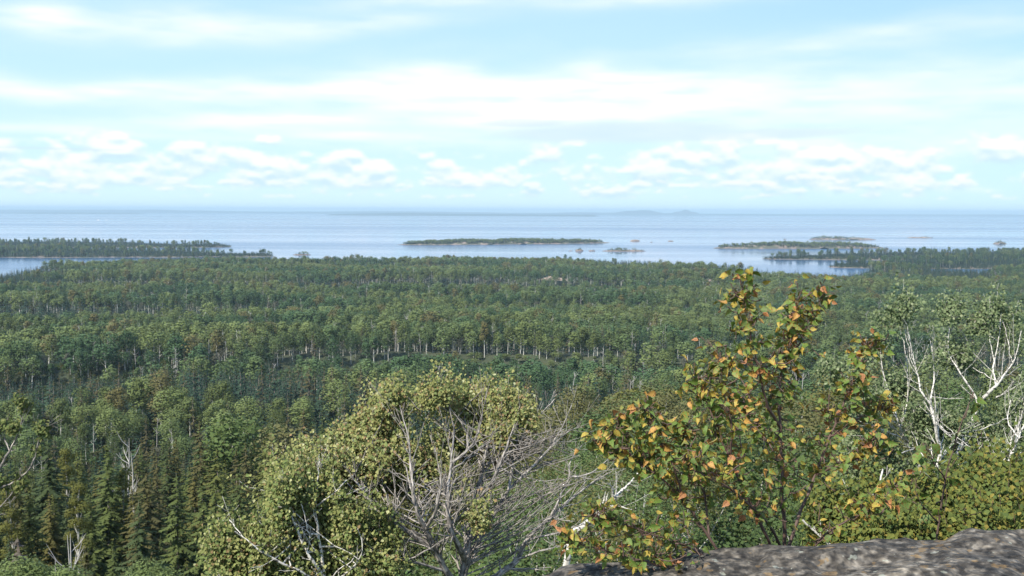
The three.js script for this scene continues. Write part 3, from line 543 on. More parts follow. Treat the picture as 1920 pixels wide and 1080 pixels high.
const shrubStems = [[[0.912,143.726,-3.2],[0.898,143.887,-3.2],[0.884,144.029,-3.2],[0.877,144.17,-3.2],[0.872,144.305,-3.22],[0.871,144.407,-3.24],[0.888,144.492,-3.26],[0.916,144.577,-3.28],[0.937,144.663,-3.3],[0.955,144.732,-3.32]],[[0.872,144.305,-3.22],[0.814,144.389,-3.15],[0.779,144.496,-3.12],[0.755,144.58,-3.12],[0.741,144.662,-3.14],[0.732,144.728,-3.15],[0.72,144.787,-3.16]],[[0.888,144.492,-3.26],[0.954,144.575,-3.3],[0.996,144.66,-3.33],[1.049,144.739,-3.35]],[[0.898,143.887,-3.2],[0.954,144.014,-3.25],[1.019,144.126,-3.3],[1.074,144.244,-3.34],[1.121,144.349,-3.36],[1.165,144.446,-3.38],[1.205,144.526,-3.4],[1.23,144.563,-3.4]],[[1.074,144.244,-3.34],[1.173,144.286,-3.4],[1.263,144.314,-3.45],[1.32,144.323,-3.48]],[[0.912,143.726,-3.2],[0.798,143.99,-3.05],[0.717,144.139,-3.0],[0.658,144.259,-2.98],[0.619,144.356,-2.98],[0.585,144.442,-3.0],[0.564,144.512,-3.02]],[[0.658,144.259,-2.98],[0.656,144.363,-2.95],[0.632,144.459,-2.95],[0.623,144.538,-2.96],[0.621,144.584,-2.97]],[[0.898,143.887,-3.2],[0.751,144.089,-3.0],[0.614,144.207,-2.9],[0.531,144.252,-2.88],[0.515,144.283,-2.88]],[[0.912,143.726,-3.2],[0.962,143.922,-3.15],[1.052,144.019,-3.12],[1.152,144.071,-3.12],[1.229,144.141,-3.15]],[[1.019,144.126,-3.3],[1.073,144.188,-3.2],[1.159,144.224,-3.2],[1.191,144.285,-3.2]],[[0.877,144.17,-3.2],[0.856,144.234,-3.3],[0.825,144.285,-3.4],[0.807,144.368,-3.45]]];
const lowStems = [[[0.695,143.858,-2.95],[0.596,144.022,-2.95],[0.514,144.136,-2.95],[0.433,144.217,-2.95],[0.36,144.265,-2.95],[0.305,144.287,-2.96],[0.262,144.314,-2.98]],[[0.514,144.136,-2.95],[0.48,144.246,-2.9],[0.44,144.325,-2.9],[0.41,144.384,-2.92],[0.398,144.422,-2.93]],[[0.596,144.022,-2.95],[0.587,144.138,-3.0],[0.562,144.224,-3.05],[0.541,144.301,-3.08],[0.532,144.33,-3.1]],[[0.695,143.858,-2.95],[0.53,144.023,-2.85],[0.398,144.086,-2.8],[0.289,144.131,-2.78],[0.229,144.146,-2.78]],[[0.695,143.858,-2.95],[0.491,143.978,-2.8],[0.333,144.03,-2.76],[0.196,144.075,-2.74],[0.152,144.09,-2.74]],[[0.36,144.265,-2.95],[0.341,144.318,-3.0],[0.327,144.363,-3.02]]];
const sapling = [[[1.558,143.65,-3.6],[1.565,143.87,-3.6],[1.583,144.029,-3.6],[1.613,144.167,-3.6],[1.64,144.266,-3.6],[1.684,144.35,-3.62]],[[1.583,144.029,-3.6],[1.494,144.133,-3.5],[1.464,144.19,-3.5]],[[1.565,143.87,-3.6],[1.442,143.998,-3.5],[1.43,144.075,-3.5]]];
const birchA = [[[5.42,139.904,-13],[5.39,140.557,-13],[5.388,141.011,-13],[5.399,141.492,-13],[5.356,141.72,-13],[5.191,142.025,-13],[5.102,142.196,-13],[5.032,142.48,-13.1],[4.929,142.883,-13.2],[4.896,143.29,-13.3]],[[5.191,142.025,-13],[4.902,142.161,-12.8],[4.656,142.266,-12.7],[4.413,142.355,-12.6]],[[5.102,142.196,-13],[5.255,142.447,-13.2],[5.334,142.845,-13.4],[5.309,143.266,-13.5]]];
const birchAc = [[4.91,143.29,-13.3,0.2,0.32,0.3],[5.299,143.556,-13.5,0.17,0.29,0.3],[4.442,142.542,-12.7,0.34,0.3,0.4],[4.816,141.75,-13.1,0.42,0.35,0.4],[5.297,142.536,-13.5,0.25,0.29,0.3],[4.325,142.906,-13,0.31,0.24,0.35],[4.6,141.772,-13.3,0.35,0.35,0.4],[5.295,141.292,-13.2,0.32,0.28,0.3]];
const birchB = [[[5.278,140.14,-12.4],[5.278,140.9,-12.4],[5.309,141.518,-12.4],[5.333,141.784,-12.4],[5.379,142.002,-12.4],[5.338,142.185,-12.4],[5.291,142.401,-12.4],[5.272,142.598,-12.5],[5.159,142.753,-12.5],[5.145,142.94,-12.6],[5.092,143.131,-12.6],[5.037,143.505,-12.7]],[[5.291,142.401,-12.4],[5.405,142.289,-12.3],[5.543,142.155,-12.3],[5.664,142.125,-12.2]],[[5.272,142.598,-12.5],[5.396,142.959,-12.7],[5.376,143.357,-12.8]],[[5.379,142.002,-12.4],[5.007,142.109,-12.2],[4.772,142.066,-12.1]]];
const birchBc = [[5.037,143.71,-12.7,0.15,0.2,0.25],[5.373,143.426,-12.8,0.18,0.24,0.3],[5.396,142.996,-12.9,0.24,0.27,0.3],[5.696,142.367,-12.9,0.27,0.27,0.3],[5.395,142.204,-13,0.24,0.28,0.3],[5.658,141.52,-12.9,0.31,0.31,0.35]];
const birchC = [[[6.063,139.671,-13.6],[6.054,140.505,-13.6],[6.08,141.182,-13.6],[6.068,141.511,-13.6],[6.155,141.742,-13.6],[6.221,141.929,-13.6],[6.315,142.152,-13.6],[6.386,142.389,-13.6],[6.258,142.689,-13.7],[6.179,142.858,-13.8],[6.096,143.06,-13.9],[6.145,143.505,-14]],[[6.386,142.389,-13.6],[6.457,142.541,-13.5],[6.582,142.673,-13.5],[6.748,142.818,-13.6],[6.921,143.01,-13.7],[7.044,143.383,-13.8]],[[6.582,142.673,-13.5],[6.626,142.876,-13.7],[6.781,143.22,-13.9],[6.852,143.583,-14]],[[6.54,142.523,-13.4],[6.664,142.683,-13.2],[6.817,142.864,-13.1]]];
const birchCc = [[6.187,143.581,-14,0.18,0.27,0.3],[6.582,143.432,-14,0.19,0.22,0.3],[6.858,143.621,-14,0.18,0.28,0.3],[6.342,143.04,-14.1,0.3,0.3,0.35],[7.02,143.371,-13.9,0.18,0.37,0.35],[6.728,142.813,-14.1,0.22,0.22,0.3],[6.57,141.839,-14,0.45,0.33,0.4],[7.116,141.951,-14.2,0.34,0.38,0.4],[6.893,141.303,-14,0.45,0.33,0.4],[6.487,140.869,-13.9,0.44,0.3,0.4]];
const birchD = [[[6.008,140.368,-12],[5.993,141.036,-12],[5.984,141.428,-12],[5.998,141.7,-12],[6.011,141.865,-12],[6.072,142.102,-12],[6.148,142.293,-12],[6.305,142.535,-12.1],[6.451,142.912,-12.2]],[[6.011,141.865,-12],[5.799,141.852,-11.8],[5.67,141.814,-11.7]],[[6.072,142.102,-12],[6.181,142.145,-11.8]],[[5.984,141.428,-12],[6.065,141.564,-11.9],[6.165,141.788,-11.8]],[[6.148,142.293,-12],[6.111,142.447,-12.2],[6.183,142.694,-12.3]]];
const birchDc = [[6.446,143.045,-12.2,0.26,0.32,0.3],[6.423,142.521,-12.5,0.23,0.2,0.25],[6.351,141.838,-12.5,0.23,0.23,0.25]];
const deadLog = [[[0.912,140.018,-15],[1.259,140.335,-15],[1.436,140.518,-15],[1.556,140.643,-15],[1.712,140.756,-15.1],[1.853,140.862,-15.2],[2.13,141.164,-15.4]],[[1.556,140.643,-15],[1.528,140.836,-14.9],[1.452,140.945,-14.8]],[[1.436,140.518,-15],[1.617,140.579,-14.8],[1.806,140.569,-14.7]]];
const whiteStub = [[[2.453,142.522,-6.6],[2.382,142.834,-6.6],[2.342,142.973,-6.6],[2.326,143.079,-6.7]],[[2.453,142.522,-6.6],[2.107,142.814,-6.4],[1.993,142.916,-6.4],[1.897,143.005,-6.4]],[[2.453,142.522,-6.6],[2.558,142.817,-6.6],[2.509,143.0,-6.6],[2.468,143.181,-6.6],[2.52,143.264,-6.7]],[[2.558,142.817,-6.6],[2.656,142.97,-6.7],[2.728,143.09,-6.8]]];
const leftLimbs = [[[-6.426,140.146,-11],[-6.217,140.888,-11],[-6.011,141.623,-11],[-5.757,142.048,-11],[-5.582,142.321,-11],[-5.474,142.532,-11],[-5.42,142.712,-11],[-5.398,142.862,-11]],[[-6.011,141.623,-11],[-5.711,141.895,-10.9],[-5.502,141.986,-10.9],[-5.271,142.163,-10.8],[-5.19,142.341,-10.8],[-5.148,142.548,-10.8],[-5.11,142.666,-10.8]],[[-6.217,140.888,-11],[-5.79,141.535,-10.8],[-5.607,141.745,-10.8],[-5.473,141.894,-10.8],[-5.404,142.043,-10.8]],[[-5.582,142.321,-11],[-5.687,142.448,-11.1],[-5.718,142.599,-11.1]]];
const leftCrown = [[-5.41,142.844,-11,0.06,0.13,0.12],[-5.526,142.561,-11,0.08,0.07,0.12],[-5.098,142.666,-10.8,0.06,0.1,0.1],[-5.707,142.569,-11.1,0.08,0.08,0.12],[-5.399,142.014,-10.8,0.07,0.08,0.1],[-5.665,141.958,-11,0.06,0.12,0.15],[-5.235,142.37,-10.8,0.05,0.05,0.06],[-5.874,142.108,-11,0.18,0.23,0.3]];
const lowBush = [[2.643,143.105,-6.2,0.2,0.13,0.25],[2.973,143.145,-6.3,0.23,0.13,0.3],[3.245,143.164,-6.3,0.2,0.13,0.3],[2.414,143.099,-6,0.13,0.09,0.2],[3.288,143.203,-6.6,0.18,0.09,0.25],[3.365,143.125,-6.2,0.2,0.16,0.3],[2.19,142.907,-6.6,0.21,0.12,0.3],[2.659,142.817,-7.2,0.19,0.13,0.3],[3.05,143.07,-6.1,0.16,0.08,0.2],[2.786,143.052,-6.1,0.16,0.07,0.2],[2.255,143.164,-5.6,0.13,0.06,0.2],[2.468,143.155,-5.6,0.13,0.06,0.2],[2.711,143.162,-5.6,0.15,0.06,0.2],[2.954,143.17,-5.6,0.15,0.06,0.2],[2.073,143.147,-5.6,0.12,0.06,0.2]];
const spruceTips = [[-52.35,115.065,-128],[-40.159,112.975,-135],[-40.063,114.075,-118],[-33.64,113.328,-122],[-51.934,110.172,-165],[-52.365,110.286,-150],[-46.208,112.774,-125],[-65.609,113.065,-140],[-35.13,115.229,-112],[-37.401,110.923,-150],[-39.837,107.462,-190],[-35.318,107.558,-185],[-38.09,117.243,-88],[-46.246,117.836,-92],[-58.623,111.825,-120],[-40.824,113.706,-108],[-31.444,115.233,-108]];
const snagTips = [[-54.978,112.881,-140],[-52.374,111.686,-138],[-43.316,118.476,-96],[-43.158,117.799,-92],[-43.001,117.874,-98]];
const goldTips = [[-65.369,112.094,-145],[-51.828,114.997,-118],[-51.208,111.757,-130],[-59.78,115.287,-118],[-33.367,118.264,-80]];
const slopeTrees = [[7.257,125.496,-112,"o","olive domed tree, left of three on the shoulder beyond the dead limbs"],[11.493,126.006,-104,"o","olive domed tree, middle of three on the shoulder beyond the dead limbs"],[19.17,123.405,-122,"o","olive domed tree, right of three on the shoulder beyond the dead limbs"],[3.293,128.401,-84,"o",""],[6.497,129.583,-76,"g",""],[10.84,128.828,-82,"g",""],[17.775,126.005,-100,"o",""],[0.933,135.093,-42,"g",""],[3.004,134.41,-46,"g",""],[3.921,135.738,-38,"g",""],[7.73,133.615,-52,"g",""],[-0.06,136.835,-31,"g",""],[1.286,137.872,-26,"g",""],[2.103,138.669,-22,"g",""],[3.785,137.139,-29,"g",""],[7.216,135.019,-41,"g",""],[11.791,132.754,-56,"g",""],[17.723,131.04,-70,"g",""],[23.24,130.016,-80,"o",""],[36.062,126.952,-112,"g",""],[44.492,126.022,-122,"o",""],[42.415,127.997,-104,"g",""],[41.498,129.128,-92,"g",""],[50.621,128.362,-102,"g",""],[17.93,134.225,-52,"g",""],[18.352,134.977,-46,"g",""],[18.586,135.516,-41,"g",""],[22.951,134.57,-46,"g",""],[9.418,137.481,-29,"g",""],[10.232,137.858,-27,"g",""],[11.102,138.188,-25,"g",""],[13.089,137.993,-26,"g",""],[-15.491,130.014,-44,"l","rounded light green bush at the bottom edge, left of the brown-green tree"],[-15.687,134.473,-32,"l","light green sapling at the bottom left corner, behind the dead stems"],[-12.874,135.326,-28,"l","light green sapling second from the bottom left corner"],[-12.818,136.218,-25,"l","light green sapling cut by the left edge at the bottom"],[-48.761,109.185,-172,"g","dense round green tree standing among the tall spruces"],[-27.932,109.186,-168,"o",""],[-20.505,112.141,-150,"o",""],[-37.655,109.062,-165,"o",""],[0.534,138.95,-19,"g",""],[-0.948,136.765,-30,"g",""]];
// ───────── trees of the slope that stand out, placed one by one ─────────
const pickTint = { o: oliveTint, l: limeTint };
slopeTrees.forEach(([x, top, z, tint, label], k) => {
  const d = Math.hypot(x, z), y = ground(x, z), H = Math.max(2.5, top - y), fine = d < 130, close = d < 50, [c, t] = close ? leafyShape(rngOf(700 + k), { H, R: tint === 'l' ? 0.034 * d : 1.7 + 0.02 * d, low: Math.max(0.05, 1 - 4.2 / H), n: 7500, size: 0.06 + d * 0.0006, lobes: 15, fat: 0.7 }) : fine ? leafyFine[k % 3] : leafyNear[(k % 2) + 3], s = close ? 1 : H / (fine ? 9 : 18), w = close ? 1 : fine ? clamp(s, 0.75, 1.45) * (1.0 + 0.25 * ((k * 0.37) % 1)) : s * 1.15;
  const g = new THREE.Group(); g.name = 'broadleaf_tree'; g.position.set(x, y - 0.1, z); g.rotation.y = k * 1.9; g.scale.set(w, s, w);
  part('crown', c, pickTint[tint] || leafTints[(k * 5) % 6], g); part('trunk', t, M.paleTrunk, g);
  const side = x / -z < 0 ? 'behind the brown-green tree' : x / -z < 0.2 ? 'between the dead limbs and the orange-leaved shrub' : 'behind the white birches at the right';
  tag(g, label || `${tint === 'o' ? 'olive' : 'green'} broadleaf tree ${side}`, 'tree', label ? 'broadleaf trees on the slope' : `${tint === 'o' ? 'olive' : 'green'} broadleaf trees ${side}`);
});
const spruceLabels = ['tall sunlit spruce with a wide skirt, left of the forked grey snag', 'tall green spruce right of centre in the lower left stand', 'slim spruce in front of the lower left stand', 'dark spruce at the right end of the lower left stand', 'big spruce with a rust-brown top on the skyline of the lower left stand', 'narrow dark spruce behind the forked grey snag', 'spruce with an orange-brown tip just right of the forked grey snag', 'dark spruce near the left edge beside the golden birch', 'short spruce under the tall green one', 'spruce beside the brown-green tree, last of the stand', 'spruce with a rusty tip left of the brown-green crown', 'small spruce touching the brown-green crown', 'rust-coloured young spruce at the bottom left', 'dead grey-brown spruce at the left edge', 'spruce behind the dead grey-brown one', 'low spruce under the forked grey snag', 'spruce against the lower edge of the brown-green tree'];
spruceTips.forEach(([x, top, z], k) => {
  const y = ground(x, z), H = clamp(top - y, 6, 24), g = new THREE.Group(), [c, t] = spruceNear[k % 4], s = H / 16, w = s * [1.35, 1.3, 1.1, 1.15, 1.25, 0.9][k % 6];
  g.name = 'spruce_tree'; g.position.set(x, y - 0.1, z); g.rotation.y = k * 2.3; g.scale.set(w, s, w);
  part('crown', c, [4, 10, 12, 6].includes(k) ? rustySpruce : k === 13 ? deadSpruce : spruceTints[[1, 3, 1, 0, 4, 2, 3, 2][k % 8]], g); part('trunk', t, M.greyTrunk, g);
  tag(g, spruceLabels[k], 'tree', 'spruces of the lower left stand');
});
const snagLabels = ['forked grey snag standing above the lower left spruces', 'thin bent snag just right of the forked one', 'bleached broken trunk in the lower left corner', 'white dead stem nearest the left edge', 'pale bare trunk under the golden birch'];
snagTips.forEach(([x, top, z], k) => {
  const y = ground(x, z), H = clamp(top - y, 6, 22), g = new THREE.Group(); g.name = 'dead_tree'; g.position.set(x, y - 0.1, z); g.rotation.y = k;
  part('trunk', bareShape(rngOf(900 + k), H, k === 0 ? 14 : 5, 1.25), M.deadWood, g); tag(g, snagLabels[k], 'tree', 'dead snags of the lower left stand');
});
const goldLabels = ['golden birch crown at the back of the lower left stand', 'golden-green birch above the pale bare trunk', 'golden birch below the forked grey snag', 'golden crown at the left edge', 'yellowish bush at the bottom, right of the dead stems'];
goldTips.forEach(([x, top, z], k) => {
  const y = ground(x, z), H = clamp(top - y, 4, 20), g = new THREE.Group(), [c, t] = leafyShape(rngOf(820 + k), { H, R: 1.7, low: 0.28, n: 5200, size: 0.2, lobes: 12, fat: 0.8 }); g.name = 'birch_tree'; g.position.set(x, y - 0.1, z); g.rotation.y = k * 1.3; 
  part('crown', c, goldTint, g); part('trunk', t, M.paleTrunk, g); tag(g, goldLabels[k], 'tree', 'golden birches of the lower left stand');
});

// ───────── the plants right below the summit ─────────
const footed = (line) => { const [x, y, z] = line[0], h = ground(x, z); return h < y - 0.05 ? [[x, h - 0.25, z], ...line] : [[x, y - 0.3, z], ...line]; };
function sampleCrown(ells, per, rng) { const out = []; for (const [x, y, z, rx, ry, rz] of ells) { const n = per ? Math.max(4, Math.round(per * rx * ry * 40)) : 1; let m = [x, y, z], w = 0; for (let k = 0; k < n; k++) { if (!per || k % 9 === 0) { const a = rng() * 6.283, c = rng() * 2 - 1, q = Math.sqrt(1 - c * c), r = Math.pow(rng(), 0.4); m = [x + Math.cos(a) * q * rx * r, y + c * ry * r, z + Math.sin(a) * q * rz * r]; w = per ? 0.35 * Math.sqrt(rx * ry) * (0.5 + rng()) : 0; } out.push([m[0] + (rng() - 0.5) * w, m[1] + (rng() - 0.5) * w * 0.7, m[2] + (rng() - 0.5) * w]); } } return out; }
function leafFace(s, rng, at, dir, len, col, nrm) {  // a small pointed leaf, folded along the midrib: four triangles
  const side = V(...dir).cross(V(...nrm)).normalize(), n = side.clone().cross(V(...dir)).normalize(), w = len * 0.46, d = V(...dir), P = (f, k, lift) => [at[0] + d.x * len * f + side.x * w * k + n.x * lift, at[1] + d.y * len * f + side.y * w * k + n.y * lift, at[2] + d.z * len * f + side.z * w * k + n.z * lift];
  const a = P(0, 0, 0), t = P(1, 0, -len * 0.12), l = P(0.42, 1, len * 0.13), r = P(0.42, -1, len * 0.13), m = P(0.5, 0, 0);
  s.tri(a, m, l, col); s.tri(m, t, l, col); s.tri(a, r, m, col); s.tri(m, r, t, col);
}
// A plant of drawn limbs; twigs grow from the nearest wood to every crown point and carry leaves.
function plant(o) {
  const rng = rngOf(o.seed), g = new THREE.Group(); g.name = o.name;
  const nodes = [], limbShapes = [];
  const root = o.limbs[0][0], rootY = ground(root[0], root[2]);
  o.limbs.forEach((line, k) => {
    const pts = smoothLine(k === 0 ? footed(line) : line, 4, rng, o.wobble ?? 0.012), r0 = o.radii[k] ?? o.radii[o.radii.length - 1], s = new Shape(), n = pts.length;
    const radii = pts.map((_, q) => Math.max(o.tip, r0 * Math.pow(1 - q / (n - 1) * 0.97, 0.9)) * (0.92 + 0.16 * rng()));
    s.tube(pts, radii, r0 > 0.02 ? 9 : 6); limbShapes.push(s);
    pts.forEach((p, q) => { if (!o.bareLimbs?.includes(k) && q > n * 0.25) nodes.push({ p, limb: k, r: radii[q] }); });
    if (o.spurs) for (let q = Math.floor(n * 0.2); q < n - 1; q++) for (let e = 0; e < (o.bareLimbs?.includes(k) ? o.spurs * 0.7 : o.spurs * 1.1); e++) {   // dead side twigs
      if (rng() < 0.5) continue;
      const p = pts[q], d = V(pts[q + 1][0] - p[0], pts[q + 1][1] - p[1], pts[q + 1][2] - p[2]).normalize().add(V(rng() - 0.5, rng() - 0.4, rng() - 0.5).multiplyScalar(2.4)).normalize(), L = o.spurLen * (0.25 + 1.2 * rng() * rng());
      const m = [p[0] + d.x * L * 0.5 + (rng() - 0.5) * L * 0.16, p[1] + d.y * L * 0.5 + (rng() - 0.5) * L * 0.16, p[2] + d.z * L * 0.5 + (rng() - 0.5) * L * 0.16], t = [m[0] + d.x * L * 0.5, m[1] + d.y * L * 0.5 + L * 0.12, m[2] + d.z * L * 0.5];
      s.tube([p, m, t], [radii[q] * 0.38, radii[q] * 0.25, 0.0022], 4);
      for (let f = 0; f < 2; f++) { const L2 = L * (0.25 + 0.35 * rng()), e2 = d.clone().add(V(rng() - 0.5, rng() - 0.3, rng() - 0.5).multiplyScalar(1.5)).normalize(); s.tube([m, [m[0] + e2.x * L2, m[1] + e2.y * L2, m[2] + e2.z * L2]], [radii[q] * 0.17, 0.002], 3); }
    }
  });
  const leaves = [];
  const crown = o.crown ? sampleCrown(o.crown, o.density, rng).filter((c) => !o.holes || fbm(c[0] * 2.6, c[1] * 2.6, c[2] * 2.6, 3) > -o.holes) : [];
  if (o.sprigs) { const tops = crown.filter(() => rng() < o.sprigs); for (const c of tops) { const L = 0.10 + 0.26 * rng() * rng(), dx = (rng() - 0.5) * 0.1, dz = (rng() - 0.5) * 0.1; for (let k = 1; k < 4; k++) crown.push([c[0] + dx * k / 3, c[1] + L * k / 3, c[2] + dz * k / 3]); } }
  if (o.fan) for (let k = 0; k < o.fan; k++) {        // secondary branches from the limbs into the crown
    const c = crown[Math.floor(rng() * crown.length)]; let best = null, bd = 1e9;
    for (const q of nodes) { const dx = c[0] - q.p[0], dy = c[1] - q.p[1], dz = c[2] - q.p[2], e = Math.abs(Math.hypot(dx, dy, dz) - 0.75) + (dy < 0.2 ? 1 : 0) + (q.r < 0.006 ? 0.5 : 0) + (q.fans || 0) * 0.35; if (e < bd) { bd = e; best = q; } }
    best.fans = (best.fans || 0) + 1;
    const p = best.p, pts = smoothLine([p, [mix(p[0], c[0], 0.35), mix(p[1], c[1], 0.28), mix(p[2], c[2], 0.35)], [mix(p[0], c[0], 0.7), mix(p[1], c[1], 0.66), mix(p[2], c[2], 0.7)], c], 3, rng, 0.03), r0 = Math.min(best.r * 0.7, o.fanRadius ?? 0.012), radii = pts.map((_, q) => mix(r0, 0.004, q / (pts.length - 1)));
    limbShapes[best.limb].tube(pts, radii, 5); pts.slice(3).forEach((q, i) => nodes.push({ p: q, limb: best.limb, r: radii[i + 3] }));
  }
  crown.forEach((c) => { let best = 1e9; for (const q of nodes) { const e = (q.p[0] - c[0]) ** 2 + (q.p[1] - c[1]) ** 2 + (q.p[2] - c[2]) ** 2; if (e < best) best = e; } c.near = best; });
  crown.sort((a, b) => a.near - b.near);
  if (o.bareCrown) for (const c of sampleCrown(o.bareCrown, o.bareDensity, rng)) {   // dead fine branches without leaves
    let best = null, bd = 1e9;
    for (const q of nodes) { const dy = c[1] - q.p[1], e = Math.abs(Math.hypot(c[0] - q.p[0], dy, c[2] - q.p[2]) - 0.35) + (dy < 0.18 ? 0.6 : 0) + (q.r < 0.006 ? 0.4 : 0) + (q.fans || 0) * 0.2 + rng() * 0.3; if (e < bd) { bd = e; best = q; } }
    best.fans = (best.fans || 0) + 1;
    const p = best.p, pts = smoothLine([p, [mix(p[0], c[0], 0.4) + (rng() - 0.5) * 0.06, mix(p[1], c[1], 0.33), mix(p[2], c[2], 0.4)], c], 3, rng, 0.025), r0 = Math.min(best.r * 0.7, 0.009), radii = pts.map((_, q) => mix(r0, 0.0025, q / (pts.length - 1)));
    limbShapes[best.limb].tube(pts, radii, 4);
    for (let f = 0; f < 3; f++) { const q = pts[2 + Math.floor(rng() * 4)], L = 0.06 + 0.14 * rng(); limbShapes[best.limb].tube([q, [q[0] + (rng() - 0.4) * L, q[1] + L * (0.3 + 0.7 * rng()), q[2] + (rng() - 0.5) * L]], [0.0035, 0.0018], 3); }
  }
  for (const c of crown) {
    let best = null, bd = 1e9;
    for (const q of nodes) { const dy = c[1] - q.p[1], e = (q.p[0] - c[0]) ** 2 + dy * dy * (dy < 0 ? 2.2 : 0.8) + (q.p[2] - c[2]) ** 2; if (e < bd && e > 0.0008) { bd = e; best = q; } }
    if (!best) continue;
    const p = best.p, L = Math.sqrt(bd), m = [mix(p[0], c[0], 0.5) + (rng() - 0.5) * L * 0.2, mix(p[1], c[1], 0.5) - L * 0.10 + (rng() - 0.5) * L * 0.15, mix(p[2], c[2], 0.5) + (rng() - 0.5) * L * 0.2], r = Math.min(best.r * 0.7, 0.0035 + L * 0.011);
    limbShapes[best.limb].tube([p, m, c], [r, r * 0.75, 0.0022], 4);
    nodes.push({ p: c, limb: best.limb, r: Math.max(0.003, r * 0.6) }, { p: m, limb: best.limb, r: r * 0.75 });
    for (let k = 0; k < o.leavesPer; k++) {
      const f = 0.35 + 0.75 * rng(), b = [mix(p[0], c[0], f), mix(p[1], c[1], f), mix(p[2], c[2], f)], sp = o.spread;
      leaves.push([[b[0] + (rng() - 0.5) * sp, b[1] + (rng() - 0.5) * sp, b[2] + (rng() - 0.5) * sp], [rng() - 0.5 + (c[0] - p[0]) / L * 0.4, -0.55 * rng() - 0.05 + (o.perk || 0), rng() - 0.5 + (c[2] - p[2]) / L * 0.4]]);
    }
  }
  if (o.alongLeaves) limbShapes.forEach((_, k) => { nodes.filter((q) => q.limb === k).forEach((q) => { for (let e = 0; e < o.alongLeaves; e++) if (rng() < 0.8) leaves.push([[q.p[0] + (rng() - 0.5) * 0.02, q.p[1] + (rng() - 0.5) * 0.02, q.p[2] + (rng() - 0.5) * 0.02], [rng() - 0.5, rng() * 0.6 - 0.55, rng() - 0.5]]); }); });
  limbShapes.forEach((s, k) => part(k === 0 ? 'trunk' : 'limb', s.build(), o.limbMats?.[k] || o.bark, g));
  o.leaf(g, leaves, rng);
  tag(g, o.label, o.category, o.group);
  return g;
}
const leafRest = leafMat([1, 1, 1], { vertexColors: true, transmission: 0.3 });
// leaves of mid-distance crowns: the front 300 as parts, the rest as one mass
function crownLeaves(size, colors, weights, facing) {
  return (g, leaves, rng) => {
    const s = new Shape(); const single = leaves.map((l, i) => [l[0][2] + l[0][1] * 0.15, i]).sort((a, b) => b[0] - a[0]).slice(0, 300).map((q) => q[1]), front = new Set(single);
    const shapes = colors.map(() => { const q = new Shape(); leafFace(q, rng, [0, 0, 0], [0, 1, 0], 1, null, [0, 0, 1]); return q.build(); }), mats = colors.map((c) => leafMat(c, { transmission: 0.3 }));
    const o = new THREE.Object3D();
    leaves.forEach(([p, d], i) => {
      let pickC = rng(), k = 0; while (k < colors.length - 1 && pickC > weights[k]) { pickC -= weights[k]; k++; }
      const len = size * (0.65 + 0.6 * rng()), v = 0.75 + 0.5 * rng(), dir = V(...d).normalize(), nrm = V(rng() - 0.5 + facing[0], rng() * 0.9 + facing[1], rng() - 0.5 + facing[2]).normalize();
      if (front.has(i)) {
        const side = dir.clone().cross(nrm).normalize(), n = side.clone().cross(dir).normalize(), m = part('leaf', shapes[k], mats[k], g);
        o.matrix.makeBasis(side, dir, n); m.quaternion.setFromRotationMatrix(o.matrix); m.position.set(...p); m.scale.setScalar(len);
      } else leafFace(s, rng, p, [dir.x, dir.y, dir.z], len, colors[k].map((c) => c * v), [nrm.x, nrm.y, nrm.z]);
    });
    const m = part('foliage', s.build(), leafRest, g); m.userData.kind = 'stuff';
  };
}
const OLIVE = [[0.262, 0.265, 0.098], [0.325, 0.318, 0.130], [0.185, 0.225, 0.084], [0.300, 0.205, 0.108], [0.43, 0.43, 0.24]], OLIVEW = [0.34, 0.20, 0.30, 0.10, 0.06];
plant({ name: 'old_tree', label: 'big brown-green tree with a tangle of grey limbs in the bottom middle', category: 'tree', seed: 11, limbs: greyLimbs, radii: [0.062, 0.038, 0.032, 0.028, 0.027, 0.014, 0.016, 0.02, 0.036, 0.016, 0.014, 0.011, 0.014, 0.018, 0.019, 0.017], tip: 0.004,
  bareLimbs: [4, 5, 6, 8, 9, 10, 11, 12], limbMats: { 8: M.silverBark, 9: M.silverBark, 4: M.silverBark, 5: M.silverBark, 6: M.silverBark, 10: M.silverBark, 11: M.silverBark, 12: M.silverBark }, spurs: 2.6, spurLen: 0.42, bark: M.oldBark, bareCrown: greyBare, bareDensity: 7, crown: greyCrown, density: 135, holes: 0.03, sprigs: 0.16, fan: 120, leavesPer: 17, spread: 0.19, leaf: crownLeaves(0.034, OLIVE, OLIVEW, [-0.25, 0.1, 0.5]) });
plant({ name: 'birch_tree', label: 'leafy birch with thin white stems left of the grey-limbed tree', category: 'tree', seed: 12, limbs: whiteLimbs, radii: [0.024, 0.017, 0.010, 0.015, 0.009, 0.012], tip: 0.004, spurs: 0.8, spurLen: 0.3, bark: M.birchBark, crown: whiteCrown, density: 130, holes: 0.04, sprigs: 0.16, fan: 45, leavesPer: 17, spread: 0.19,
  leaf: crownLeaves(0.034, [[0.225, 0.245, 0.085], [0.285, 0.290, 0.112], [0.160, 0.205, 0.070], [0.255, 0.185, 0.090], [0.39, 0.39, 0.20]], [0.36, 0.22, 0.30, 0.06, 0.06], [-0.25, 0.1, 0.5]) });
const BIRCH = [[0.160, 0.205, 0.100], [0.215, 0.255, 0.135], [0.115, 0.160, 0.074], [0.31, 0.34, 0.20]], BIRCHW = [0.42, 0.26, 0.24, 0.08];
const birch = (label, seed, limbs, crown, r) => plant({ name: 'birch_tree', label, category: 'tree', group: 'white birches at the right', seed, limbs, radii: r, tip: 0.006, spurs: 0.8, spurLen: 0.6, bark: M.birchBark, crown, density: 50, holes: -0.02, sprigs: 0.15, fan: 14, fanRadius: 0.008, leavesPer: 13, spread: 0.24, leaf: crownLeaves(0.042, BIRCH, BIRCHW, [-0.25, 0.15, 0.4]) });
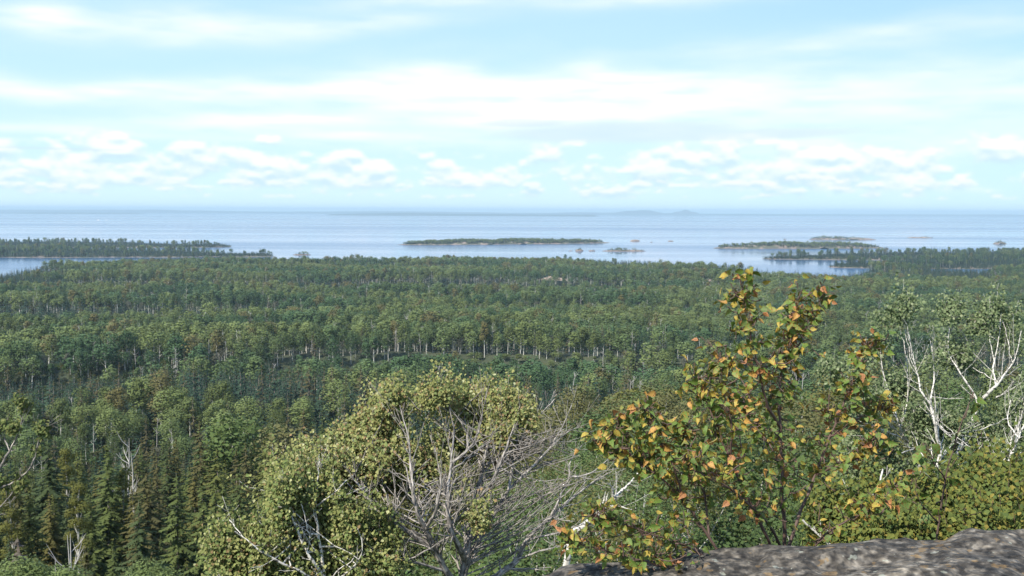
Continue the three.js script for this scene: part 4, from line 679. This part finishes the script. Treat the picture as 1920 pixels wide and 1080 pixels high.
birch('white birch leaning left, nearest the orange-leaved shrub', 21, birchA, birchAc, [0.036, 0.013, 0.015]);
birch('white birch with a kinked trunk, second from the orange-leaved shrub', 22, birchB, birchBc, [0.038, 0.012, 0.014, 0.010]);
birch('tall forked white birch reaching the highest at the right', 23, birchC, birchCc, [0.040, 0.028, 0.015, 0.013]);
birch('white birch cut by the right edge of the picture', 24, birchD, birchDc, [0.038, 0.016, 0.014, 0.016, 0.014]);
plant({ name: 'birch_tree', label: 'birch twigs with a few leaves reaching in from the left edge', category: 'tree', seed: 25, limbs: leftLimbs, radii: [0.026, 0.015, 0.013, 0.009], tip: 0.005, spurs: 0.4, spurLen: 0.25, bark: M.oldBark, crown: leftCrown, density: 110, leavesPer: 6, spread: 0.12, leaf: crownLeaves(0.042, [[0.12, 0.15, 0.05], [0.18, 0.19, 0.07], [0.08, 0.11, 0.04]], [0.5, 0.3, 0.2], [-0.2, 0.2, 0.5]) });
plant({ name: 'dead_birch', label: 'fallen white birch limb right of the grey-limbed tree', category: 'tree', seed: 26, limbs: deadLog, radii: [0.06, 0.025, 0.022], tip: 0.006, spurs: 0.7, spurLen: 0.4, bark: M.birchBark, leaf: () => {} });
plant({ name: 'dead_birch', label: 'white dead birch stems at the foot of the orange-leaved shrub', category: 'tree', seed: 27, limbs: whiteStub, radii: [0.03, 0.02, 0.028, 0.016], tip: 0.006, spurs: 0.5, spurLen: 0.2, bark: M.birchBark, leaf: () => {} });
plant({ name: 'low_shrub', label: 'yellow-green low shrub along the rock at the bottom right', category: 'shrub', seed: 28, limbs: lowBush.map(([x, y, z]) => [[x, ground(x, z) - 0.1, z], [x + 0.03, (ground(x, z) + y) / 2, z], [x, y, z]]), radii: [0.012], tip: 0.003, bark: M.twig, crown: lowBush, density: 190, holes: 0.0, sprigs: 0.25, leavesPer: 12, spread: 0.14,
  leaf: crownLeaves(0.031, [[0.165, 0.180, 0.045], [0.125, 0.160, 0.045], [0.24, 0.20, 0.05], [0.090, 0.125, 0.040]], [0.4, 0.3, 0.12, 0.18], [-0.2, 0.3, 0.3]) });

// large birch leaves of the shrubs by the rock: ovate, pointed, folded and curled
function bigLeaf(curl, fold, twist) {
  const rows = [[0, 0.02], [0.14, 0.22], [0.32, 0.33], [0.55, 0.29], [0.78, 0.15], [1, 0.0]], p = [], u = [], idx = [], n = rows.length;
  rows.forEach(([f, w], k) => { const y = f - curl * curl * 0.12 * f, bend = -curl * f * f * 0.45, tw = twist * f; for (const s of [-1, 0, 1]) { const x = s * w, z = bend + Math.abs(s) * w * fold + x * tw + (s ? Math.sin(f * 9 + s) * 0.015 : 0); p.push(x, y, z); u.push(0.5 + s * w * 1.2, f); } });
  for (let k = 0; k < n - 1; k++) for (let s = 0; s < 2; s++) { const a = k * 3 + s; idx.push(a, a + 1, a + 3, a + 1, a + 4, a + 3); }
  p.push(0, -0.22, 0.02, 0.012, 0, 0, -0.012, 0, 0); u.push(0.5, 0, 0.52, 0, 0.48, 0); idx.push(n * 3, n * 3 + 1, n * 3 + 2);   // stalk
  const g = new THREE.BufferGeometry(); g.setAttribute('position', new THREE.Float32BufferAttribute(p, 3)); g.setAttribute('uv', new THREE.Float32BufferAttribute(u, 2)); g.setIndex(idx); g.computeVertexNormals(); return g;
}
const bigShapes = [bigLeaf(0.4, 0.35, 0.1), bigLeaf(0.9, 0.6, -0.3), bigLeaf(-0.3, 0.3, 0.4), bigLeaf(1.3, 0.9, 0.2), bigLeaf(0.7, 0.45, -0.5)];
const leafPaint = (a, b, spot, amount, seed) => texture(64, 64, (u, v) => {
  const n = clamp(0.5 + fbm(u * 3 + seed, v * 3, seed, 4) * 1.6), s = fbm(u * 7 + seed * 2, v * 7, 9, 3) > 0.32 - amount * 0.4, vein = Math.abs(u - 0.5) < 0.018 || (Math.abs(((v * 6 + Math.abs(u - 0.5) * 5) % 1) - 0.5) < 0.05 && Math.abs(u - 0.5) < 0.4);
  let c = a.map((q, k) => mix(q, b[k], n) * 1.14); if (s) c = c.map((q, k) => mix(q, spot[k], 0.75)); if (vein) c = c.map((q) => q * 1.12 + 0.02); return c;
}, true);
const bigMats = [                                    // sRGB leaf pigments: greens, yellowing, orange, rust
  leafPaint([0.33, 0.42, 0.17], [0.40, 0.46, 0.20], [0.42, 0.30, 0.14], 0.0, 1), leafPaint([0.38, 0.45, 0.20], [0.50, 0.50, 0.22], [0.55, 0.36, 0.14], 0.15, 2), leafPaint([0.29, 0.37, 0.17], [0.36, 0.42, 0.20], [0.40, 0.28, 0.12], 0.0, 3),
  leafPaint([0.52, 0.50, 0.22], [0.66, 0.57, 0.26], [0.60, 0.38, 0.18], 0.2, 4), leafPaint([0.64, 0.50, 0.25], [0.60, 0.42, 0.24], [0.46, 0.30, 0.18], 0.3, 5), leafPaint([0.54, 0.37, 0.23], [0.62, 0.43, 0.27], [0.38, 0.24, 0.15], 0.4, 6),
].map((t) => leafMat([1, 1, 1], { map: t, transmission: 0.35, roughness: 0.6, specularIntensity: 0.6 }));
function bigLeaves(size, weights) {
  return (g, leaves, rng) => {
    const rest = bigMats.map(() => []);
    const order = leaves.map((l, i) => [l[0][2] + rng() * 0.1, i]).sort((a, b) => b[0] - a[0]).slice(0, 300).map((q) => q[1]), front = new Set(order), B = new THREE.Matrix4();
    leaves.forEach(([p, d], i) => {
      let w = rng(), k = 0; while (k < weights.length - 1 && w > weights[k]) { w -= weights[k]; k++; }
      const dir = V(...d).normalize(), nrm = V(rng() - 0.6, rng() - 0.3, rng() - 0.35).normalize(), side = dir.clone().cross(nrm).normalize(), n = side.clone().cross(dir).normalize(), shape = bigShapes[Math.floor(rng() * 5)], len = size * (0.62 + 0.55 * rng());
      B.makeBasis(side, dir, n);
      if (front.has(i)) { const m = part('leaf', shape, bigMats[k], g); m.quaternion.setFromRotationMatrix(B); m.position.set(...p); m.scale.setScalar(len); }
      else rest[k].push(shape.clone().applyMatrix4(new THREE.Matrix4().compose(V(...p), new THREE.Quaternion().setFromRotationMatrix(B), V(len, len, len))));
    });
    const geos = [], mats = []; rest.forEach((l, k) => { if (l.length) { geos.push(joined(l)); mats.push(bigMats[k]); } });
    if (geos.length) { const m = part('foliage', joined(geos, true), mats, g); m.userData.kind = 'stuff'; }
  };
}
function joined(list, groups) {
  const p = [], n = [], u = [], idx = [], G = new THREE.BufferGeometry();
  list.forEach((g, k) => { const b = p.length / 3, s = idx.length; for (const q of g.attributes.position.array) p.push(q); for (const q of g.attributes.normal.array) n.push(q); for (const q of g.attributes.uv.array) u.push(q); for (const q of g.index.array) idx.push(q + b); if (groups) G.addGroup(s, idx.length - s, k); });
  G.setAttribute('position', new THREE.Float32BufferAttribute(p, 3)); G.setAttribute('normal', new THREE.Float32BufferAttribute(n, 3)); G.setAttribute('uv', new THREE.Float32BufferAttribute(u, 2)); G.setIndex(idx); return G;
}
// short twigs on the shrub stems: points off every stem
function twigPoints(stems, seed, per, reach) { const rng = rngOf(seed), out = []; stems.forEach((line) => { const pts = smoothLine(line, 6, rng, 0); pts.forEach((p, k) => { if (k < pts.length * 0.22) return; for (let e = 0; e < per; e++) if (rng() < 0.75) { const L = reach * (0.25 + 0.75 * rng()) * (1 - 0.55 * k / pts.length); out.push([p[0] + (rng() - 0.5) * 2 * L, p[1] + (rng() * 1.3 - 0.35) * L, p[2] + (rng() - 0.5) * 1.4 * L, 0.001, 0.001, 0.001]); } }); }); return out; }
const shrub = (label, seed, stems, radii, weights, per, reach, size, lp) => plant({ name: 'birch_shrub', label, category: 'shrub', group: 'young birch shrubs at the rock edge', seed, limbs: stems, radii, tip: 0.0016, wobble: 0.006, bark: M.twig, crown: twigPoints(stems, seed + 5, per, reach), density: 0, leavesPer: lp, spread: 0.05, perk: 0.12, leaf: bigLeaves(size, weights) });
shrub('young birch shrub with orange and yellow leaves, in front at the right', 31, shrubStems, [0.0085, 0.005, 0.0045, 0.0065, 0.0035, 0.0065, 0.004, 0.005, 0.0055, 0.004, 0.004], [0.24, 0.29, 0.15, 0.18, 0.09, 0.05], 6, 0.12, 0.030, 2);
shrub('lower, greener birch shrub leaning left over the rock edge', 32, lowStems, [0.0065, 0.004, 0.004, 0.005, 0.005, 0.003], [0.28, 0.28, 0.20, 0.12, 0.08, 0.04], 6, 0.11, 0.030, 2);
shrub('slim dark-leaved sapling in front of the white birches', 33, sapling, [0.005, 0.003, 0.003], [0.35, 0.1, 0.55, 0, 0, 0], 1, 0.05, 0.05, 1);

// ───────── summit rock ─────────
{
  const col = texture(1024, 1024, (u, v) => {
    const n = ringNoise(u, v, 1.2, 1.2, 100, 5), f = ringNoise(u, v, 20, 20, 140, 3), l = ringNoise(u, v, 13, 13, 200, 3), d = ringNoise(u, v, 16, 16, 260, 3);
    let c = [0.41 + n * 0.18 + f * 0.36, 0.39 + n * 0.17 + f * 0.35, 0.362 + n * 0.15 + f * 0.33];
    if (d > 0.2) c = c.map((q) => q * 0.72);                      // dark lichen
    if (l > 0.5) c = [0.56 + f * 0.2, 0.575 + f * 0.2, 0.54 + f * 0.2];   // pale lichen rosettes
    if (l < -0.42) c = [0.47 + f * 0.2, 0.40 + f * 0.2, 0.30 + f * 0.2];
    return c;
  }, true);
  const bmp = texture(1024, 1024, (u, v) => { const k = 0.5 + ringNoise(u, v, 5, 5, 300, 5) * 0.7 + ringNoise(u, v, 24, 24, 350, 2) * 0.35; return [k, k, k]; });
  const mat = std([0.74, 0.71, 0.67], 0.95, { map: col, bumpMap: bmp, bumpScale: 0.022 });
  const p = [], u = [], idx = [], nx = 170, nz = 120, x0 = -1.6, x1 = 4.6, z0 = -3.05, z1 = 2.6;
  const edge = (x) => 2.86 + 0.10 * noise2(x * 1.7, 3) + 0.05 * noise2(x * 6, 8) + 0.02 * noise2(x * 19, 8);
  for (let j = 0; j <= nz; j++) for (let i = 0; i <= nx; i++) {
    const x = mix(x0, x1, i / nx), f = j / nz, e = edge(x);
    // rows: underside, front face, rounded brow, then the top
    let z, y; const top = (zz) => 145 - table([[-1.6, 1.75], [-0.3, 1.22], [0.1, 1.055], [0.6, 0.99], [1.1, 0.925], [1.5, 0.892], [4.6, 0.83]], x) - (zz > -2.6 ? 0.02 * (zz + 2.6) : 0) + fbm(x * 1.3, zz * 1.3, 2, 4) * 0.016 + fbm(x * 9, zz * 9, 4, 4) * 0.03 - 0.006 * step(0.03, 0.0, Math.abs(fbm(x * 0.9 + 5, zz * 0.9, 17, 2)));
    if (f < 0.25) { const k = f / 0.25; z = -e + 0.10 + 0.12 * (1 - k) + fbm(x * 2, k * 3, 7, 3) * 0.08; y = top(-e) - 0.10 - 1.6 * (1 - k); }
    else if (f < 0.4) { const k = (f - 0.25) / 0.15, a = k * Math.PI / 2; z = -e + 0.10 * (1 - Math.sin(a)) * (1) + (k > 0.6 ? (k - 0.6) * 0.1 : 0); y = top(z) - 0.10 * Math.cos(a) * Math.cos(a); }
    else { const k = (f - 0.4) / 0.6; z = mix(-e + 0.04, z1, k * k * 0.7 + k * 0.3); y = top(z); }
    p.push(x, y, z); u.push(x / 1.9, (f < 0.25 ? y : z) / 1.9);
  }
  for (let j = 0; j < nz; j++) for (let i = 0; i < nx; i++) { const a = j * (nx + 1) + i; idx.push(a, a + 1, a + nx + 1, a + 1, a + nx + 2, a + nx + 1); }
  const g = new THREE.BufferGeometry(); g.setAttribute('position', new THREE.Float32BufferAttribute(p, 3)); g.setAttribute('uv', new THREE.Float32BufferAttribute(u, 2)); g.setIndex(idx); g.computeVertexNormals();
  tag(part('summit_rock', g, mat), 'grey lichen-spotted rock ledge at the bottom right', 'rock');
}

// ───────── two white boats far out ─────────
[['larger white boat far out on the lake at the left', -5545, -13480, 34, 12], ['smaller white boat just right of the larger one', -5440, -13500, 26, 7]].forEach(([label, x, z, L, top]) => {
  const g = new THREE.Group(); g.name = 'boat'; g.position.set(x, 0, z); g.rotation.y = 0.2;
  const hull = new THREE.Shape(); hull.moveTo(-L / 2, -L * 0.12); hull.lineTo(L * 0.25, -L * 0.12); hull.quadraticCurveTo(L * 0.42, -L * 0.1, L / 2, 0); hull.quadraticCurveTo(L * 0.42, L * 0.1, L * 0.25, L * 0.12); hull.lineTo(-L / 2, L * 0.12); hull.closePath();
  const white = std([0.85, 0.85, 0.85], 0.5);
  const h = new THREE.ExtrudeGeometry(hull, { depth: top * 0.45, bevelEnabled: true, bevelSize: 0.4, bevelThickness: 0.4, bevelSegments: 1 }); h.rotateX(-Math.PI / 2); h.translate(0, -0.6, 0); part('hull', h, white, g);
  const c = new THREE.BoxGeometry(L * 0.5, top * 0.35, L * 0.16); c.translate(-L * 0.08, top * 0.45 + top * 0.17, 0); part('cabin', c, white, g);
  const b = new THREE.BoxGeometry(L * 0.2, top * 0.25, L * 0.12); b.translate(-L * 0.02, top * 0.8 + top * 0.12, 0); part('bridge', b, white, g);
  tag(g, label, 'boat', 'white boats on the lake');
});

// trees that share a description are told apart by their order from left to right
{
  const same = new Map(), ORD = ['first', 'second', 'third', 'fourth', 'fifth', 'sixth', 'seventh', 'eighth', 'ninth', 'tenth', 'eleventh', 'twelfth', 'thirteenth', 'fourteenth', 'fifteenth', 'sixteenth', 'seventeenth', 'eighteenth', 'nineteenth', 'twentieth'];
  for (const o of scene.children) if (o.userData.label && o.userData.category) same.set(o.userData.label, [...(same.get(o.userData.label) || []), o]);
  for (const list of same.values()) if (list.length > 1 && list.length <= ORD.length) list.sort((a, b) => a.position.x / -a.position.z - b.position.x / -b.position.z).forEach((o, k) => { o.userData.label = `${ORD[k]}-from-left ${o.userData.label}`; });
}

renderer.render(scene, camera);
